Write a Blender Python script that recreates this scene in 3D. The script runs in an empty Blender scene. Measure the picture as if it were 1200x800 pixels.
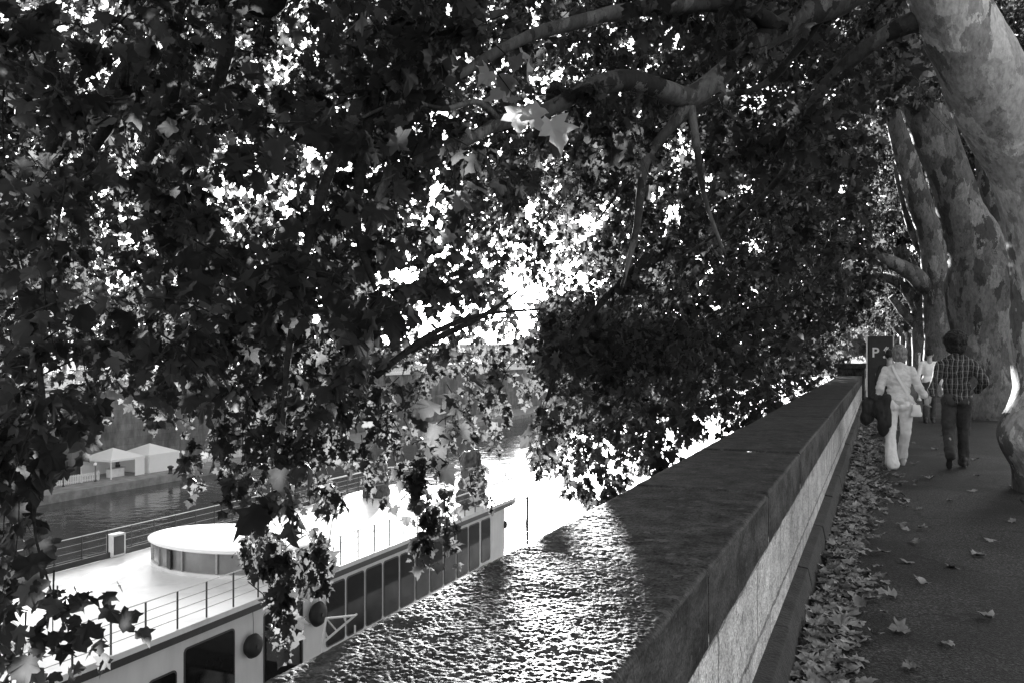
import bpy, bmesh, math, random
import numpy as np
from mathutils import Vector, Matrix
R = math.radians
rng = np.random.default_rng(11)
random.seed(5)
scene = bpy.context.scene
COL = scene.collection

# ------------------------------------------------------------------ camera frame
EYE = 1.55
FPX = 1000.0                       # focal length in photo pixels (1200 wide)
YAW = math.atan(431 / FPX)         # camera turned left of the wall's direction (+Y)
RV = np.array([math.cos(YAW), math.sin(YAW), 0.0])
FV = np.array([-math.sin(YAW), math.cos(YAW), 0.0])
HOR = 414.0
def at(px, py, d):
    """point of the place at distance d along the view that shows at (px, py)"""
    return RV * ((px - 600) / FPX * d) + FV * d + np.array([0, 0, EYE - (py - HOR) / FPX * d])
def proj(p):
    p = np.asarray(p, float)
    d = p @ FV
    dd = np.where(np.abs(d) < 1e-3, 1e-3, d)
    return 600 + FPX * (p @ RV) / dd, HOR + FPX * (EYE - p[..., 2]) / dd, d

SUN_EL = R(4.6)
s0 = RV * 0.012 + FV
s0 /= np.linalg.norm(s0)
SUN = np.array([s0[0] * math.cos(SUN_EL), s0[1] * math.cos(SUN_EL), math.sin(SUN_EL)])

# ------------------------------------------------------------------ noise
def _h(ix, iy, iz, s):
    n = (ix * 374761393 + iy * 668265263 + iz * 2147483647 + s * 1274126177) & 0xFFFFFFFF
    n = ((n ^ (n >> 13)) * 1274126177) & 0xFFFFFFFF
    return ((n ^ (n >> 16)) & 0xFFFF) / 65535.0
def vnoise(p, s=0):
    p = np.asarray(p, float)
    i = np.floor(p).astype(np.int64); f = p - i
    f = f * f * (3 - 2 * f)
    r = 0
    for dx in (0, 1):
        wx = f[..., 0] if dx else 1 - f[..., 0]
        for dy in (0, 1):
            wy = f[..., 1] if dy else 1 - f[..., 1]
            for dz in (0, 1):
                wz = f[..., 2] if dz else 1 - f[..., 2]
                r = r + wx * wy * wz * _h(i[..., 0] + dx, i[..., 1] + dy, i[..., 2] + dz, s)
    return r * 2 - 1
def fbm(p, o=3, s=0):
    p = np.asarray(p, float); a = 1; t = 0
    for k in range(o):
        t = t + a * vnoise(p * 2.03 ** k + k * 7.3, s + k); a *= 0.5
    return t

# ------------------------------------------------------------------ materials
def nd(nt, typ, **kw):
    n = nt.nodes.new(typ)
    for k, v in kw.items():
        if k in n.inputs.keys(): n.inputs[k].default_value = v
        else: setattr(n, k, v)
    return n
def ln(nt, a, ao, b, bi): nt.links.new(a.outputs[ao], b.inputs[bi])
def g4(v): return (v, v, v, 1)
def mat(name, lo, hi=None, scale=5, rough=0.7, bump=0.0, bscale=None, stretch=(1, 1, 1), spec=0.5, detail=6, c0=0.35, c1=0.65, metal=0, dist=0.02, extra=None):
    m = bpy.data.materials.new(name); m.use_nodes = True
    nt = m.node_tree; b = nt.nodes['Principled BSDF']
    b.inputs['Roughness'].default_value = rough; b.inputs['Specular IOR Level'].default_value = spec
    b.inputs['Metallic'].default_value = metal
    b.inputs['Base Color'].default_value = g4(lo)
    tc = nd(nt, 'ShaderNodeTexCoord'); mp = nd(nt, 'ShaderNodeMapping'); mp.inputs['Scale'].default_value = stretch
    ln(nt, tc, 'Object', mp, 'Vector')
    out = None
    if hi is not None:
        n = nd(nt, 'ShaderNodeTexNoise', Scale=scale, Detail=detail, Roughness=0.6)
        ln(nt, mp, 0, n, 'Vector')
        cr = nd(nt, 'ShaderNodeValToRGB'); e = cr.color_ramp.elements
        e[0].position = c0; e[0].color = g4(lo); e[1].position = c1; e[1].color = g4(hi)
        ln(nt, n, 'Fac', cr, 'Fac'); ln(nt, cr, 0, b, 'Base Color'); out = cr
    if bump:
        n2 = nd(nt, 'ShaderNodeTexNoise', Scale=bscale or scale * 4, Detail=5)
        ln(nt, mp, 0, n2, 'Vector')
        bp = nd(nt, 'ShaderNodeBump', Strength=bump, Distance=dist)
        ln(nt, n2, 'Fac', bp, 'Height'); ln(nt, bp, 0, b, 'Normal')
    if extra: extra(nt, b, mp, out)
    return m

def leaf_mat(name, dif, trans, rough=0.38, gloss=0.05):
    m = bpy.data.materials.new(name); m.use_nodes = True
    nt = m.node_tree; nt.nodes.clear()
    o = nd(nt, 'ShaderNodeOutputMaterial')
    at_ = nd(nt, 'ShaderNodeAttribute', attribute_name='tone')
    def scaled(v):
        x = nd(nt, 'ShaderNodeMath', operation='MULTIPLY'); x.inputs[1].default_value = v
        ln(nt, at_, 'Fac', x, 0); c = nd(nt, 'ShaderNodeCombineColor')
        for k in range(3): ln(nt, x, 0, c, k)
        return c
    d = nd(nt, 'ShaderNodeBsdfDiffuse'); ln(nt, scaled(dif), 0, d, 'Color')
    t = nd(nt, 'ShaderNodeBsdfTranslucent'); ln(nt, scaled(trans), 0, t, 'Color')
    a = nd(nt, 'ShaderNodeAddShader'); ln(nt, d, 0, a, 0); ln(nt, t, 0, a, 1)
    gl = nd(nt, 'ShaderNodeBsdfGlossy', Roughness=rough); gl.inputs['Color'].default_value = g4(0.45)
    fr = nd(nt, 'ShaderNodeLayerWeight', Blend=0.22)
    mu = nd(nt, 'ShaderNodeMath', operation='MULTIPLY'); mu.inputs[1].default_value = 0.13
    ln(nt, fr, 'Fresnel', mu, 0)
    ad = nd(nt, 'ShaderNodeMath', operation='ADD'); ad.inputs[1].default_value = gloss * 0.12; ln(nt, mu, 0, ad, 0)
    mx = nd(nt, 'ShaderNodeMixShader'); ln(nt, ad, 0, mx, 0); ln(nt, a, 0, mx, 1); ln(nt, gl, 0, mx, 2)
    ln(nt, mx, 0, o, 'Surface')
    return m

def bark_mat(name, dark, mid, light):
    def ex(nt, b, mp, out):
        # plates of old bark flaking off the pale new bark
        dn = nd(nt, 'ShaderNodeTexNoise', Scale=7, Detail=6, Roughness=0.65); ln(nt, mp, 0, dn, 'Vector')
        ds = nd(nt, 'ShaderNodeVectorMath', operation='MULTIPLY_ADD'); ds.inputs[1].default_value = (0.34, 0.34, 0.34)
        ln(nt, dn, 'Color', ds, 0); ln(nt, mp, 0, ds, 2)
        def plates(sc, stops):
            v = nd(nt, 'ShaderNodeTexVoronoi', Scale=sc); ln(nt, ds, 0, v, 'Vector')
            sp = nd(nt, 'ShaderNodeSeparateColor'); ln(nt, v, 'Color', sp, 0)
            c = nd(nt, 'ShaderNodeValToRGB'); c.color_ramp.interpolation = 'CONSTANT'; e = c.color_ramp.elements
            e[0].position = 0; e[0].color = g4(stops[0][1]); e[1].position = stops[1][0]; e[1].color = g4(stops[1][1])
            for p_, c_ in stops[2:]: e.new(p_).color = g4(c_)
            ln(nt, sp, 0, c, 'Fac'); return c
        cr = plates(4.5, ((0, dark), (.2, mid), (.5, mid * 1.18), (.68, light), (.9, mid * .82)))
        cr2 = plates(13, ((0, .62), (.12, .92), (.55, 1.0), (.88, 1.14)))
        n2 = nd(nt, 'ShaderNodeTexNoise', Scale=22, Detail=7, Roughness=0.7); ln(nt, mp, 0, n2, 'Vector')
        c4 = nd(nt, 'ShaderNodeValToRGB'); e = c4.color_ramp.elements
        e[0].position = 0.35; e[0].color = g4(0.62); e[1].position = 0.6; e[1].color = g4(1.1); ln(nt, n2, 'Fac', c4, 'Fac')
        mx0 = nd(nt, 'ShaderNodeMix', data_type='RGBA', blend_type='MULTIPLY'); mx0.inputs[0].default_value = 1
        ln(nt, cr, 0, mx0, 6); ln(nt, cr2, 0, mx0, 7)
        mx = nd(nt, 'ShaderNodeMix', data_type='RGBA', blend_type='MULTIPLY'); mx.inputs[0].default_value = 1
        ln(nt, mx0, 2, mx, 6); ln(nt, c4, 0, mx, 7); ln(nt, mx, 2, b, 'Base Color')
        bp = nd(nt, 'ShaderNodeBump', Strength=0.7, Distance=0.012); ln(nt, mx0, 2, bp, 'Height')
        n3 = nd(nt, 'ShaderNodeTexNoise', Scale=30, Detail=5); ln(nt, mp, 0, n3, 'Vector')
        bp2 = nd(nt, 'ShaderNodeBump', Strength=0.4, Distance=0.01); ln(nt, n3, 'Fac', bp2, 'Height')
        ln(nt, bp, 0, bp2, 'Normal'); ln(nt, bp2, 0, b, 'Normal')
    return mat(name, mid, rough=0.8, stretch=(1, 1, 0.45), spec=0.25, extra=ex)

def stone_joint_mat(name, lo, hi, bw, bh, joint=0.35, scale=6, stretch=(1, 1, 0.25), bump=0.4, swap='XZ', mort=0.012):
    """blocks of stone with joints; the courses run along Y and up Z"""
    def ex(nt, b, mp, out):
        tc = nd(nt, 'ShaderNodeTexCoord'); sp = nd(nt, 'ShaderNodeSeparateXYZ'); ln(nt, tc, 'Object', sp, 0)
        cb = nd(nt, 'ShaderNodeCombineXYZ'); ln(nt, sp, 'Y', cb, 0); ln(nt, sp, 'Z', cb, 1)
        nz = nd(nt, 'ShaderNodeTexNoise', Scale=8, Detail=3); ln(nt, tc, 'Object', nz, 'Vector')
        ad = nd(nt, 'ShaderNodeVectorMath', operation='MULTIPLY_ADD'); ad.inputs[1].default_value = (0.07, 0.05, 0)
        ln(nt, nz, 'Color', ad, 0); ln(nt, cb, 0, ad, 2)
        br = nd(nt, 'ShaderNodeTexBrick', Scale=1.0); br.inputs['Brick Width'].default_value = bw; br.inputs['Row Height'].default_value = bh
        br.inputs['Mortar Size'].default_value = mort; br.inputs['Color1'].default_value = g4(1.0); br.inputs['Color2'].default_value = g4(0.72); br.inputs['Mortar'].default_value = g4(joint)
        ln(nt, ad, 0, br, 'Vector')
        mx = nd(nt, 'ShaderNodeMix', data_type='RGBA', blend_type='MULTIPLY'); mx.inputs[0].default_value = 1
        ln(nt, out, 0, mx, 6); ln(nt, br, 'Color', mx, 7)
        big = nd(nt, 'ShaderNodeTexNoise', Scale=0.9, Detail=5, Roughness=0.65); ln(nt, mp, 0, big, 'Vector')
        c3 = nd(nt, 'ShaderNodeValToRGB'); e = c3.color_ramp.elements
        e[0].position = 0.36; e[0].color = g4(0.45); e[1].position = 0.6; e[1].color = g4(1.05); ln(nt, big, 'Fac', c3, 'Fac')
        m2 = nd(nt, 'ShaderNodeMix', data_type='RGBA', blend_type='MULTIPLY'); m2.inputs[0].default_value = 0.8
        ln(nt, mx, 2, m2, 6); ln(nt, c3, 0, m2, 7); ln(nt, m2, 2, b, 'Base Color')
        n3 = nd(nt, 'ShaderNodeTexNoise', Scale=45, Detail=5); ln(nt, mp, 0, n3, 'Vector')
        bp = nd(nt, 'ShaderNodeBump', Strength=bump, Distance=0.01); ln(nt, n3, 'Fac', bp, 'Height')
        b2 = nd(nt, 'ShaderNodeBump', Strength=0.8, Distance=0.02); ln(nt, br, 'Color', b2, 'Height'); ln(nt, bp, 0, b2, 'Normal')
        ln(nt, b2, 0, b, 'Normal')
    return mat(name, lo, hi, scale=scale, stretch=stretch, rough=0.85, spec=0.25, extra=ex)

M = {}
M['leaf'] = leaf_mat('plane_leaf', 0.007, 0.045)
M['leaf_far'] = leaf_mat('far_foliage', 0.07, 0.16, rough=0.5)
M['litter'] = mat('dry_leaf', 0.10, 0.30, scale=9, rough=0.6, spec=0.4)
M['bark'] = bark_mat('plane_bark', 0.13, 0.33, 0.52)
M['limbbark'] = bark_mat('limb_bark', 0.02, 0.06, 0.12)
M['darkbark'] = bark_mat('dark_plane_bark', 0.045, 0.10, 0.18)  # darker copy of the plane bark; brighter light on the nearest trunk put into colour
M['twig'] = mat('twig_bark', 0.012, 0.03, scale=30, rough=0.9, spec=0.08)
def asphalt_extra(nt, b, mp, out):
    n = nd(nt, 'ShaderNodeTexNoise', Scale=0.8, Detail=4, Distortion=0.4); ln(nt, mp, 0, n, 'Vector')
    c = nd(nt, 'ShaderNodeValToRGB'); e = c.color_ramp.elements
    e[0].position = 0.42; e[0].color = g4(0.42); e[1].position = 0.57; e[1].color = g4(1.05); ln(nt, n, 'Fac', c, 'Fac')
    mx = nd(nt, 'ShaderNodeMix', data_type='RGBA', blend_type='MULTIPLY'); mx.inputs[0].default_value = 1
    ln(nt, out, 0, mx, 6); ln(nt, c, 0, mx, 7)
    v2 = nd(nt, 'ShaderNodeTexVoronoi', Scale=110); ln(nt, mp, 0, v2, 'Vector'); s2 = nd(nt, 'ShaderNodeSeparateColor'); ln(nt, v2, 'Color', s2, 0)
    mr = nd(nt, 'ShaderNodeMapRange'); mr.inputs[1].default_value = 0.2; mr.inputs[3].default_value = 0.45; mr.inputs[4].default_value = 1.7; ln(nt, s2, 1, mr, 0)
    cc = nd(nt, 'ShaderNodeCombineColor')
    for k in range(3): ln(nt, mr, 0, cc, k)
    gr = nd(nt, 'ShaderNodeMix', data_type='RGBA', blend_type='MULTIPLY'); gr.inputs[0].default_value = 1; ln(nt, mx, 2, gr, 6); ln(nt, cc, 0, gr, 7)
    vc = nd(nt, 'ShaderNodeTexVoronoi', Scale=0.55, feature='DISTANCE_TO_EDGE'); dn = nd(nt, 'ShaderNodeTexNoise', Scale=3, Detail=6); ln(nt, mp, 0, dn, 'Vector')
    ds = nd(nt, 'ShaderNodeVectorMath', operation='MULTIPLY_ADD'); ds.inputs[1].default_value = (.6, .6, .6); ln(nt, dn, 'Color', ds, 0); ln(nt, mp, 0, ds, 2); ln(nt, ds, 0, vc, 'Vector')
    ck = nd(nt, 'ShaderNodeMath', operation='LESS_THAN'); ck.inputs[1].default_value = 0.006; ln(nt, vc, 'Distance', ck, 0)
    cm = nd(nt, 'ShaderNodeMix', data_type='RGBA', blend_type='MIX'); ln(nt, ck, 0, cm, 0); ln(nt, gr, 2, cm, 6); cm.inputs[7].default_value = g4(0.006); ln(nt, cm, 2, b, 'Base Color')
M['asphalt'] = mat('path_asphalt', 0.009, 0.08, scale=60, c0=.42, c1=.66, detail=3, rough=0.75, bump=0.9, bscale=85, dist=0.01, extra=asphalt_extra, spec=0.35)
M['road'] = mat('road_asphalt', 0.045, 0.06, scale=60, rough=0.85, bump=0.4, bscale=150, dist=0.006)
M['ground'] = mat('bank_ground', 0.10, 0.16, scale=0.6, rough=0.9)
M['kerb'] = mat('kerb_stone', 0.2, 0.32, scale=12, rough=0.85, bump=0.3)
def spots(sc, lim, gain, dark=False):
    def ex(nt, b, mp, out):
        # lichen spots / pits with an outline of their own
        tc = nd(nt, 'ShaderNodeTexCoord'); dn = nd(nt, 'ShaderNodeTexNoise', Scale=sc * .9, Detail=4); ln(nt, tc, 'Object', dn, 'Vector')
        ds = nd(nt, 'ShaderNodeVectorMath', operation='MULTIPLY_ADD'); ds.inputs[1].default_value = (1.2 / sc,) * 3; ln(nt, dn, 'Color', ds, 0); ln(nt, tc, 'Object', ds, 2)
        v = nd(nt, 'ShaderNodeTexVoronoi', Scale=sc); ln(nt, ds, 0, v, 'Vector')
        sp = nd(nt, 'ShaderNodeSeparateColor'); ln(nt, v, 'Color', sp, 0)
        a = nd(nt, 'ShaderNodeMath', operation='GREATER_THAN'); a.inputs[1].default_value = 1 - lim; ln(nt, sp, 0, a, 0)
        d_ = nd(nt, 'ShaderNodeMath', operation='LESS_THAN'); d_.inputs[1].default_value = 0.42; ln(nt, v, 'Distance', d_, 0)
        m_ = nd(nt, 'ShaderNodeMath', operation='MULTIPLY'); ln(nt, a, 0, m_, 0); ln(nt, d_, 0, m_, 1)
        v2 = nd(nt, 'ShaderNodeTexVoronoi', Scale=150); ln(nt, tc, 'Object', v2, 'Vector'); s2 = nd(nt, 'ShaderNodeSeparateColor'); ln(nt, v2, 'Color', s2, 0)
        mr = nd(nt, 'ShaderNodeMapRange'); mr.inputs[3].default_value = 0.5; mr.inputs[4].default_value = 1.5; ln(nt, s2, 1, mr, 0)
        gr = nd(nt, 'ShaderNodeMix', data_type='RGBA', blend_type='MULTIPLY'); gr.inputs[0].default_value = 1
        cc = nd(nt, 'ShaderNodeCombineColor')
        for k in range(3): ln(nt, mr, 0, cc, k)
        src = b.inputs['Base Color'].links[0].from_socket; nt.links.new(src, gr.inputs[6]); ln(nt, cc, 0, gr, 7)
        mx = nd(nt, 'ShaderNodeMix', data_type='RGBA', blend_type='MULTIPLY' if dark else 'MIX'); ln(nt, m_, 0, mx, 0); ln(nt, gr, 2, mx, 6); mx.inputs[7].default_value = g4(gain)
        ln(nt, mx, 2, b, 'Base Color')
    return ex
M['coping'] = mat('weathered_coping', 0.016, 0.055, scale=9, rough=0.6, bump=0.5, bscale=140, dist=0.004, spec=0.09, detail=9, extra=spots(26, .06, .075))
M['coping_face'] = mat('coping_face', 0.016, 0.065, scale=9, rough=0.8, bump=0.9, bscale=60, dist=0.01, spec=0.2, detail=10, stretch=(1, 0.35, 0.8), c0=.4, c1=.62, extra=spots(34, .07, .075))
M['travertine'] = stone_joint_mat('travertine', 0.40, 0.70, 0.95, 0.34, joint=0.4, scale=13, stretch=(1, 0.4, 0.62))
_x = M['travertine']; spots(42, .10, .45, True)(_x.node_tree, _x.node_tree.nodes['Principled BSDF'], None, None)
M['plinth'] = mat('plinth_stone', 0.012, 0.035, scale=8, rough=0.85, bump=0.5, bscale=50)
M['farwall'] = stone_joint_mat('river_wall_stone', 0.10, 0.22, 1.6, 0.8, joint=0.7, scale=0.6, stretch=(1, 1, 0.35), mort=0.03)
M['quay'] = mat('quay_stone', 0.14, 0.26, scale=1.2, rough=0.9, bump=0.3)
M['pale_stone'] = mat('pale_stone', 0.55, 0.72, scale=3, rough=0.8)
M['white'] = mat('white_paint', 0.62, 0.74, scale=2.0, rough=0.45, bump=0.05, bscale=8)
M['deck'] = mat('deck_paint', 0.66, 0.84, scale=1.1, rough=0.36, bump=0.06, bscale=14, c0=0.3, c1=0.5, dist=0.01)
M['hull'] = mat('hull_paint', 0.72, 0.84, scale=1.4, rough=0.4, stretch=(1, 1, 0.3))
M['trim_and_shade'] = mat('dark_trim_and_shade', 0.02, 0.035, scale=4, rough=0.4)  # colours real dark parts and also the shade band below the deck lip
M['rail'] = mat('rail_paint', 0.30, 0.38, scale=20, rough=0.35, metal=0.6)
M['railtop'] = mat('rail_white', 0.7, 0.78, scale=20, rough=0.3)
M['frame'] = mat('window_frame', 0.03, 0.05, scale=9, rough=0.4)
M['glass'] = mat('dark_glass', 0.005, 0.010, scale=1.5, rough=0.05, spec=0.13)
M['greyglass'] = mat('grey_screen', 0.14, 0.24, scale=0.8, rough=0.18, spec=0.6)
M['rubber'] = mat('black_rubber', 0.008, 0.015, scale=9, rough=0.6)
M['tarp'] = mat('dark_tarp', 0.03, 0.06, scale=5, rough=0.5, bump=0.5, bscale=9, dist=0.04)
M['rope'] = mat('rope', 0.18, 0.28, scale=40, rough=0.9)
M['canvas'] = mat('white_canvas', 0.72, 0.82, scale=2, rough=0.7)
def cloth_glow(nt, b, mp, out):
    o = nt.nodes['Material Output']; t = nd(nt, 'ShaderNodeBsdfTranslucent'); t.inputs['Color'].default_value = g4(0.75)
    m = nd(nt, 'ShaderNodeMixShader'); m.inputs[0].default_value = 0.3; ln(nt, b, 0, m, 1); ln(nt, t, 0, m, 2); ln(nt, m, 0, o, 'Surface')
M['tentcloth'] = mat('thin_tent_cloth', 0.88, 0.92, scale=2, rough=0.8, extra=cloth_glow)
M['black'] = mat('black_metal', 0.015, 0.03, scale=14, rough=0.45)
M['greymetal'] = mat('grey_metal', 0.25, 0.34, scale=14, rough=0.4, metal=0.5)
M['globe'] = mat('lamp_globe', 0.75, 0.8, scale=3, rough=0.2)
M['skin'] = mat('skin', 0.30, 0.36, scale=20, rough=0.55)
M['linen'] = mat('pale_linen', 0.76, 0.86, scale=14, rough=0.85, bump=0.5, bscale=22, dist=0.02)
M['linen_jacket'] = mat('pale_linen_jacket', 0.58, 0.68, scale=14, rough=0.85, bump=0.6, bscale=20, dist=0.02)
M['hair_pale'] = mat('grey_blond_hair', 0.07, 0.26, scale=60, rough=0.5, bump=0.8, bscale=90, stretch=(1, 1, .3), dist=.01)
M['hair_dark'] = mat('black_hair', 0.006, 0.012, scale=60, rough=0.7, bump=0.9, bscale=120, dist=.02)
M['jeans'] = mat('dark_jeans', 0.022, 0.06, scale=5, rough=0.9, bump=0.5, bscale=16, dist=0.02)
M['coat'] = mat('dark_coat', 0.012, 0.022, scale=9, rough=0.8, bump=0.4, bscale=12)
M['shoe'] = mat('dark_shoe', 0.02, 0.035, scale=9, rough=0.5)
M['pale_shoe'] = mat('pale_shoe', 0.4, 0.5, scale=9, rough=0.5)
M['carpaint'] = mat('pale_car_paint', 0.55, 0.6, scale=2, rough=0.2)
M['pink'] = mat('letter_white', 0.75, 0.8, scale=4, rough=0.5)
def plaid(nt, b, mp, out):
    tc = nd(nt, 'ShaderNodeTexCoord'); sp = nd(nt, 'ShaderNodeSeparateXYZ'); wv = nd(nt, 'ShaderNodeTexNoise', Scale=5, Detail=2); ln(nt, tc, 'Object', wv, 'Vector')
    wa = nd(nt, 'ShaderNodeVectorMath', operation='MULTIPLY_ADD'); wa.inputs[1].default_value = (.09, .09, .09); ln(nt, wv, 'Color', wa, 0); ln(nt, tc, 'Object', wa, 2); ln(nt, wa, 0, sp, 0)
    res = None
    for ax, fr in (('X', 17.0), ('Z', 12.5)):
        for k, (w, off) in enumerate(((0.78, 0.0), (0.93, 0.42))):
            m1 = nd(nt, 'ShaderNodeMath', operation='MULTIPLY'); m1.inputs[1].default_value = fr; ln(nt, sp, ax, m1, 0)
            a = nd(nt, 'ShaderNodeMath', operation='ADD'); a.inputs[1].default_value = off; ln(nt, m1, 0, a, 0)
            f = nd(nt, 'ShaderNodeMath', operation='FRACT'); ln(nt, a, 0, f, 0)
            c = nd(nt, 'ShaderNodeMath', operation='GREATER_THAN'); c.inputs[1].default_value = w; ln(nt, f, 0, c, 0)
            s = nd(nt, 'ShaderNodeMath', operation='MULTIPLY'); s.inputs[1].default_value = (0.17 if ax == 'X' else 0.05) * (1 if k == 0 else .7); ln(nt, c, 0, s, 0)
            if res is None: res = s
            else:
                z = nd(nt, 'ShaderNodeMath', operation='ADD'); ln(nt, res, 0, z, 0); ln(nt, s, 0, z, 1); res = z
    z = nd(nt, 'ShaderNodeMath', operation='ADD'); z.inputs[1].default_value = 0.012; ln(nt, res, 0, z, 0)
    cc = nd(nt, 'ShaderNodeCombineColor')
    for k in range(3): ln(nt, z, 0, cc, k)
    ln(nt, cc, 0, b, 'Base Color')
M['plaid'] = mat('plaid_shirt', 0.02, rough=0.9, bump=0.4, bscale=14, dist=0.02, extra=plaid)
def water_extra(nt, b, mp, out):
    n = nd(nt, 'ShaderNodeTexNoise', Scale=0.9, Detail=4, Roughness=0.55); ln(nt, mp, 0, n, 'Vector')
    w = nd(nt, 'ShaderNodeTexNoise', Scale=0.16, Detail=2); ln(nt, mp, 0, w, 'Vector')
    a = nd(nt, 'ShaderNodeMath', operation='MULTIPLY_ADD'); a.inputs[1].default_value = 1.6
    ln(nt, w, 'Fac', a, 0); ln(nt, n, 'Fac', a, 2)
    bp = nd(nt, 'ShaderNodeBump', Strength=0.22, Distance=0.22); ln(nt, a, 0, bp, 'Height'); ln(nt, bp, 0, b, 'Normal')
M['water'] = mat('river_water', 0.035, rough=0.06, spec=0.5, extra=water_extra, stretch=(1, 1, 1))

# ------------------------------------------------------------------ objects
def tag(o, label=None, cat=None, group=None, kind=None):
    if label: o['label'] = label
    if cat: o['category'] = cat
    if group: o['group'] = group
    if kind: o['kind'] = kind
    return o
def thing(name, label, cat, loc=(0, 0, 0), rz=0, group=None):
    o = bpy.data.objects.new(name, None); COL.objects.link(o)
    o.empty_display_size = 0.2
    o.location = loc; o.rotation_euler = (0, 0, rz)
    return tag(o, label, cat, group)
def link_mesh(name, me, m, parent=None, smooth=False):
    if m is not None and not me.materials: me.materials.append(M[m] if isinstance(m, str) else m)
    if smooth: me.shade_smooth()
    o = bpy.data.objects.new(name, me); COL.objects.link(o)
    if parent is not None: o.parent = parent
    return o
def np_mesh(name, v, f, m, parent=None, smooth=False, tone=None):
    v = np.asarray(v, np.float32); f = np.asarray(f, np.int32)
    me = bpy.data.meshes.new(name); n = len(f); k = f.shape[1]
    me.vertices.add(len(v)); me.vertices.foreach_set('co', v.ravel())
    me.loops.add(n * k); me.loops.foreach_set('vertex_index', f.ravel())
    me.polygons.add(n); me.polygons.foreach_set('loop_start', np.arange(0, n * k, k, dtype=np.int32))
    me.update(calc_edges=True)
    if tone is not None:
        a = me.attributes.new('tone', 'FLOAT', 'POINT'); a.data.foreach_set('value', np.asarray(tone, np.float32))
    return link_mesh(name, me, m, parent, smooth)
class MB:
    """collects boxes, tubes and sheets into one mesh"""
    def __init__(s): s.v = []; s.f = []
    def add(s, vs, fs):
        n = len(s.v); s.v += [tuple(map(float, x)) for x in vs]; s.f += [tuple(i + n for i in q) for q in fs]; return s
    def box(s, c, d, rz=0, taper=1.0):
        x, y, z = d[0] / 2, d[1] / 2, d[2] / 2; ca, sa = math.cos(rz), math.sin(rz); vs = []
        for k in (-1, 1):
            t = taper if k > 0 else 1
            for a, b in ((-1, -1), (1, -1), (1, 1), (-1, 1)):
                X, Y = a * x * t, b * y * t
                vs.append((c[0] + X * ca - Y * sa, c[1] + X * sa + Y * ca, c[2] + k * z))
        return s.add(vs, [(3, 2, 1, 0), (4, 5, 6, 7), (0, 1, 5, 4), (1, 2, 6, 5), (2, 3, 7, 6), (3, 0, 4, 7)])
    def tube(s, pts, r, n=8, cap=True):
        pts = [Vector(p) for p in pts]; N = len(pts)
        rs = r if hasattr(r, '__len__') else [r] * N
        base = len(s.v); up = Vector((0.13, 0.31, 0.94)); vs = []; fs = []
        for i, p in enumerate(pts):
            t = (pts[min(i + 1, N - 1)] - pts[max(i - 1, 0)]); t = t.normalized() if t.length > 1e-9 else Vector((0, 0, 1))
            a = up - t * up.dot(t)
            if a.length < 0.15: a = Vector((1, 0, 0)) - t * t.x
            a.normalize(); b = t.cross(a); up = a
            for k in range(n):
                q = 2 * math.pi * k / n
                vs.append(p + (a * math.cos(q) + b * math.sin(q)) * rs[i])
        for i in range(N - 1):
            for k in range(n):
                fs.append((i * n + k, i * n + (k + 1) % n, (i + 1) * n + (k + 1) % n, (i + 1) * n + k))
        if cap: fs += [tuple(range(n - 1, -1, -1)), tuple(range((N - 1) * n, N * n))]
        return s.add(vs, fs)
    def lathe(s, c, prof, n=20, sx=1, sy=1):
        vs = []; fs = []
        for r, z in prof:
            for k in range(n):
                q = 2 * math.pi * k / n
                vs.append((c[0] + r * sx * math.cos(q), c[1] + r * sy * math.sin(q), c[2] + z))
        for i in range(len(prof) - 1):
            for k in range(n):
                fs.append((i * n + k, i * n + (k + 1) % n, (i + 1) * n + (k + 1) % n, (i + 1) * n + k))
        fs += [tuple(range(n - 1, -1, -1)), tuple(range((len(prof) - 1) * n, len(prof) * n))]
        return s.add(vs, fs)
    def prism(s, poly, z0, z1):
        n = len(poly)
        vs = [(x, y, z0) for x, y in poly] + [(x, y, z1) for x, y in poly]
        return s.add(vs, [tuple(range(n - 1, -1, -1)), tuple(range(n, 2 * n))] + [(i, (i + 1) % n, n + (i + 1) % n, n + i) for i in range(n)])
    def build(s, name, m, parent=None, smooth=False, bevel=0):
        me = bpy.data.meshes.new(name); me.from_pydata(s.v, [], s.f); me.update()
        bm = bmesh.new(); bm.from_mesh(me); bmesh.ops.recalc_face_normals(bm, faces=bm.faces)
        if bevel:
            bmesh.ops.remove_doubles(bm, verts=bm.verts, dist=1e-6)
            bmesh.ops.bevel(bm, geom=[e for e in bm.edges if e.is_manifold and e.calc_face_angle(0) > 0.5], offset=bevel, segments=2, affect='EDGES', profile=0.6)
        bm.to_mesh(me); bm.free()
        return link_mesh(name, me, m, parent, smooth)
def smooth_curve(pts, k=5):
    """Catmull-Rom through rows of numbers"""
    p = np.asarray(pts, float); q = np.vstack([2 * p[0] - p[1], p, 2 * p[-1] - p[-2]]); out = []
    for i in range(1, len(q) - 2):
        for t in np.linspace(0, 1, k, endpoint=False):
            a, b, c, d = q[i - 1], q[i], q[i + 1], q[i + 2]
            out.append(0.5 * (2 * b + (c - a) * t + (2 * a - 5 * b + 4 * c - d) * t * t + (3 * b - a - 3 * c + d) * t ** 3))
    out.append(p[-1]); return np.array(out)
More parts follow.
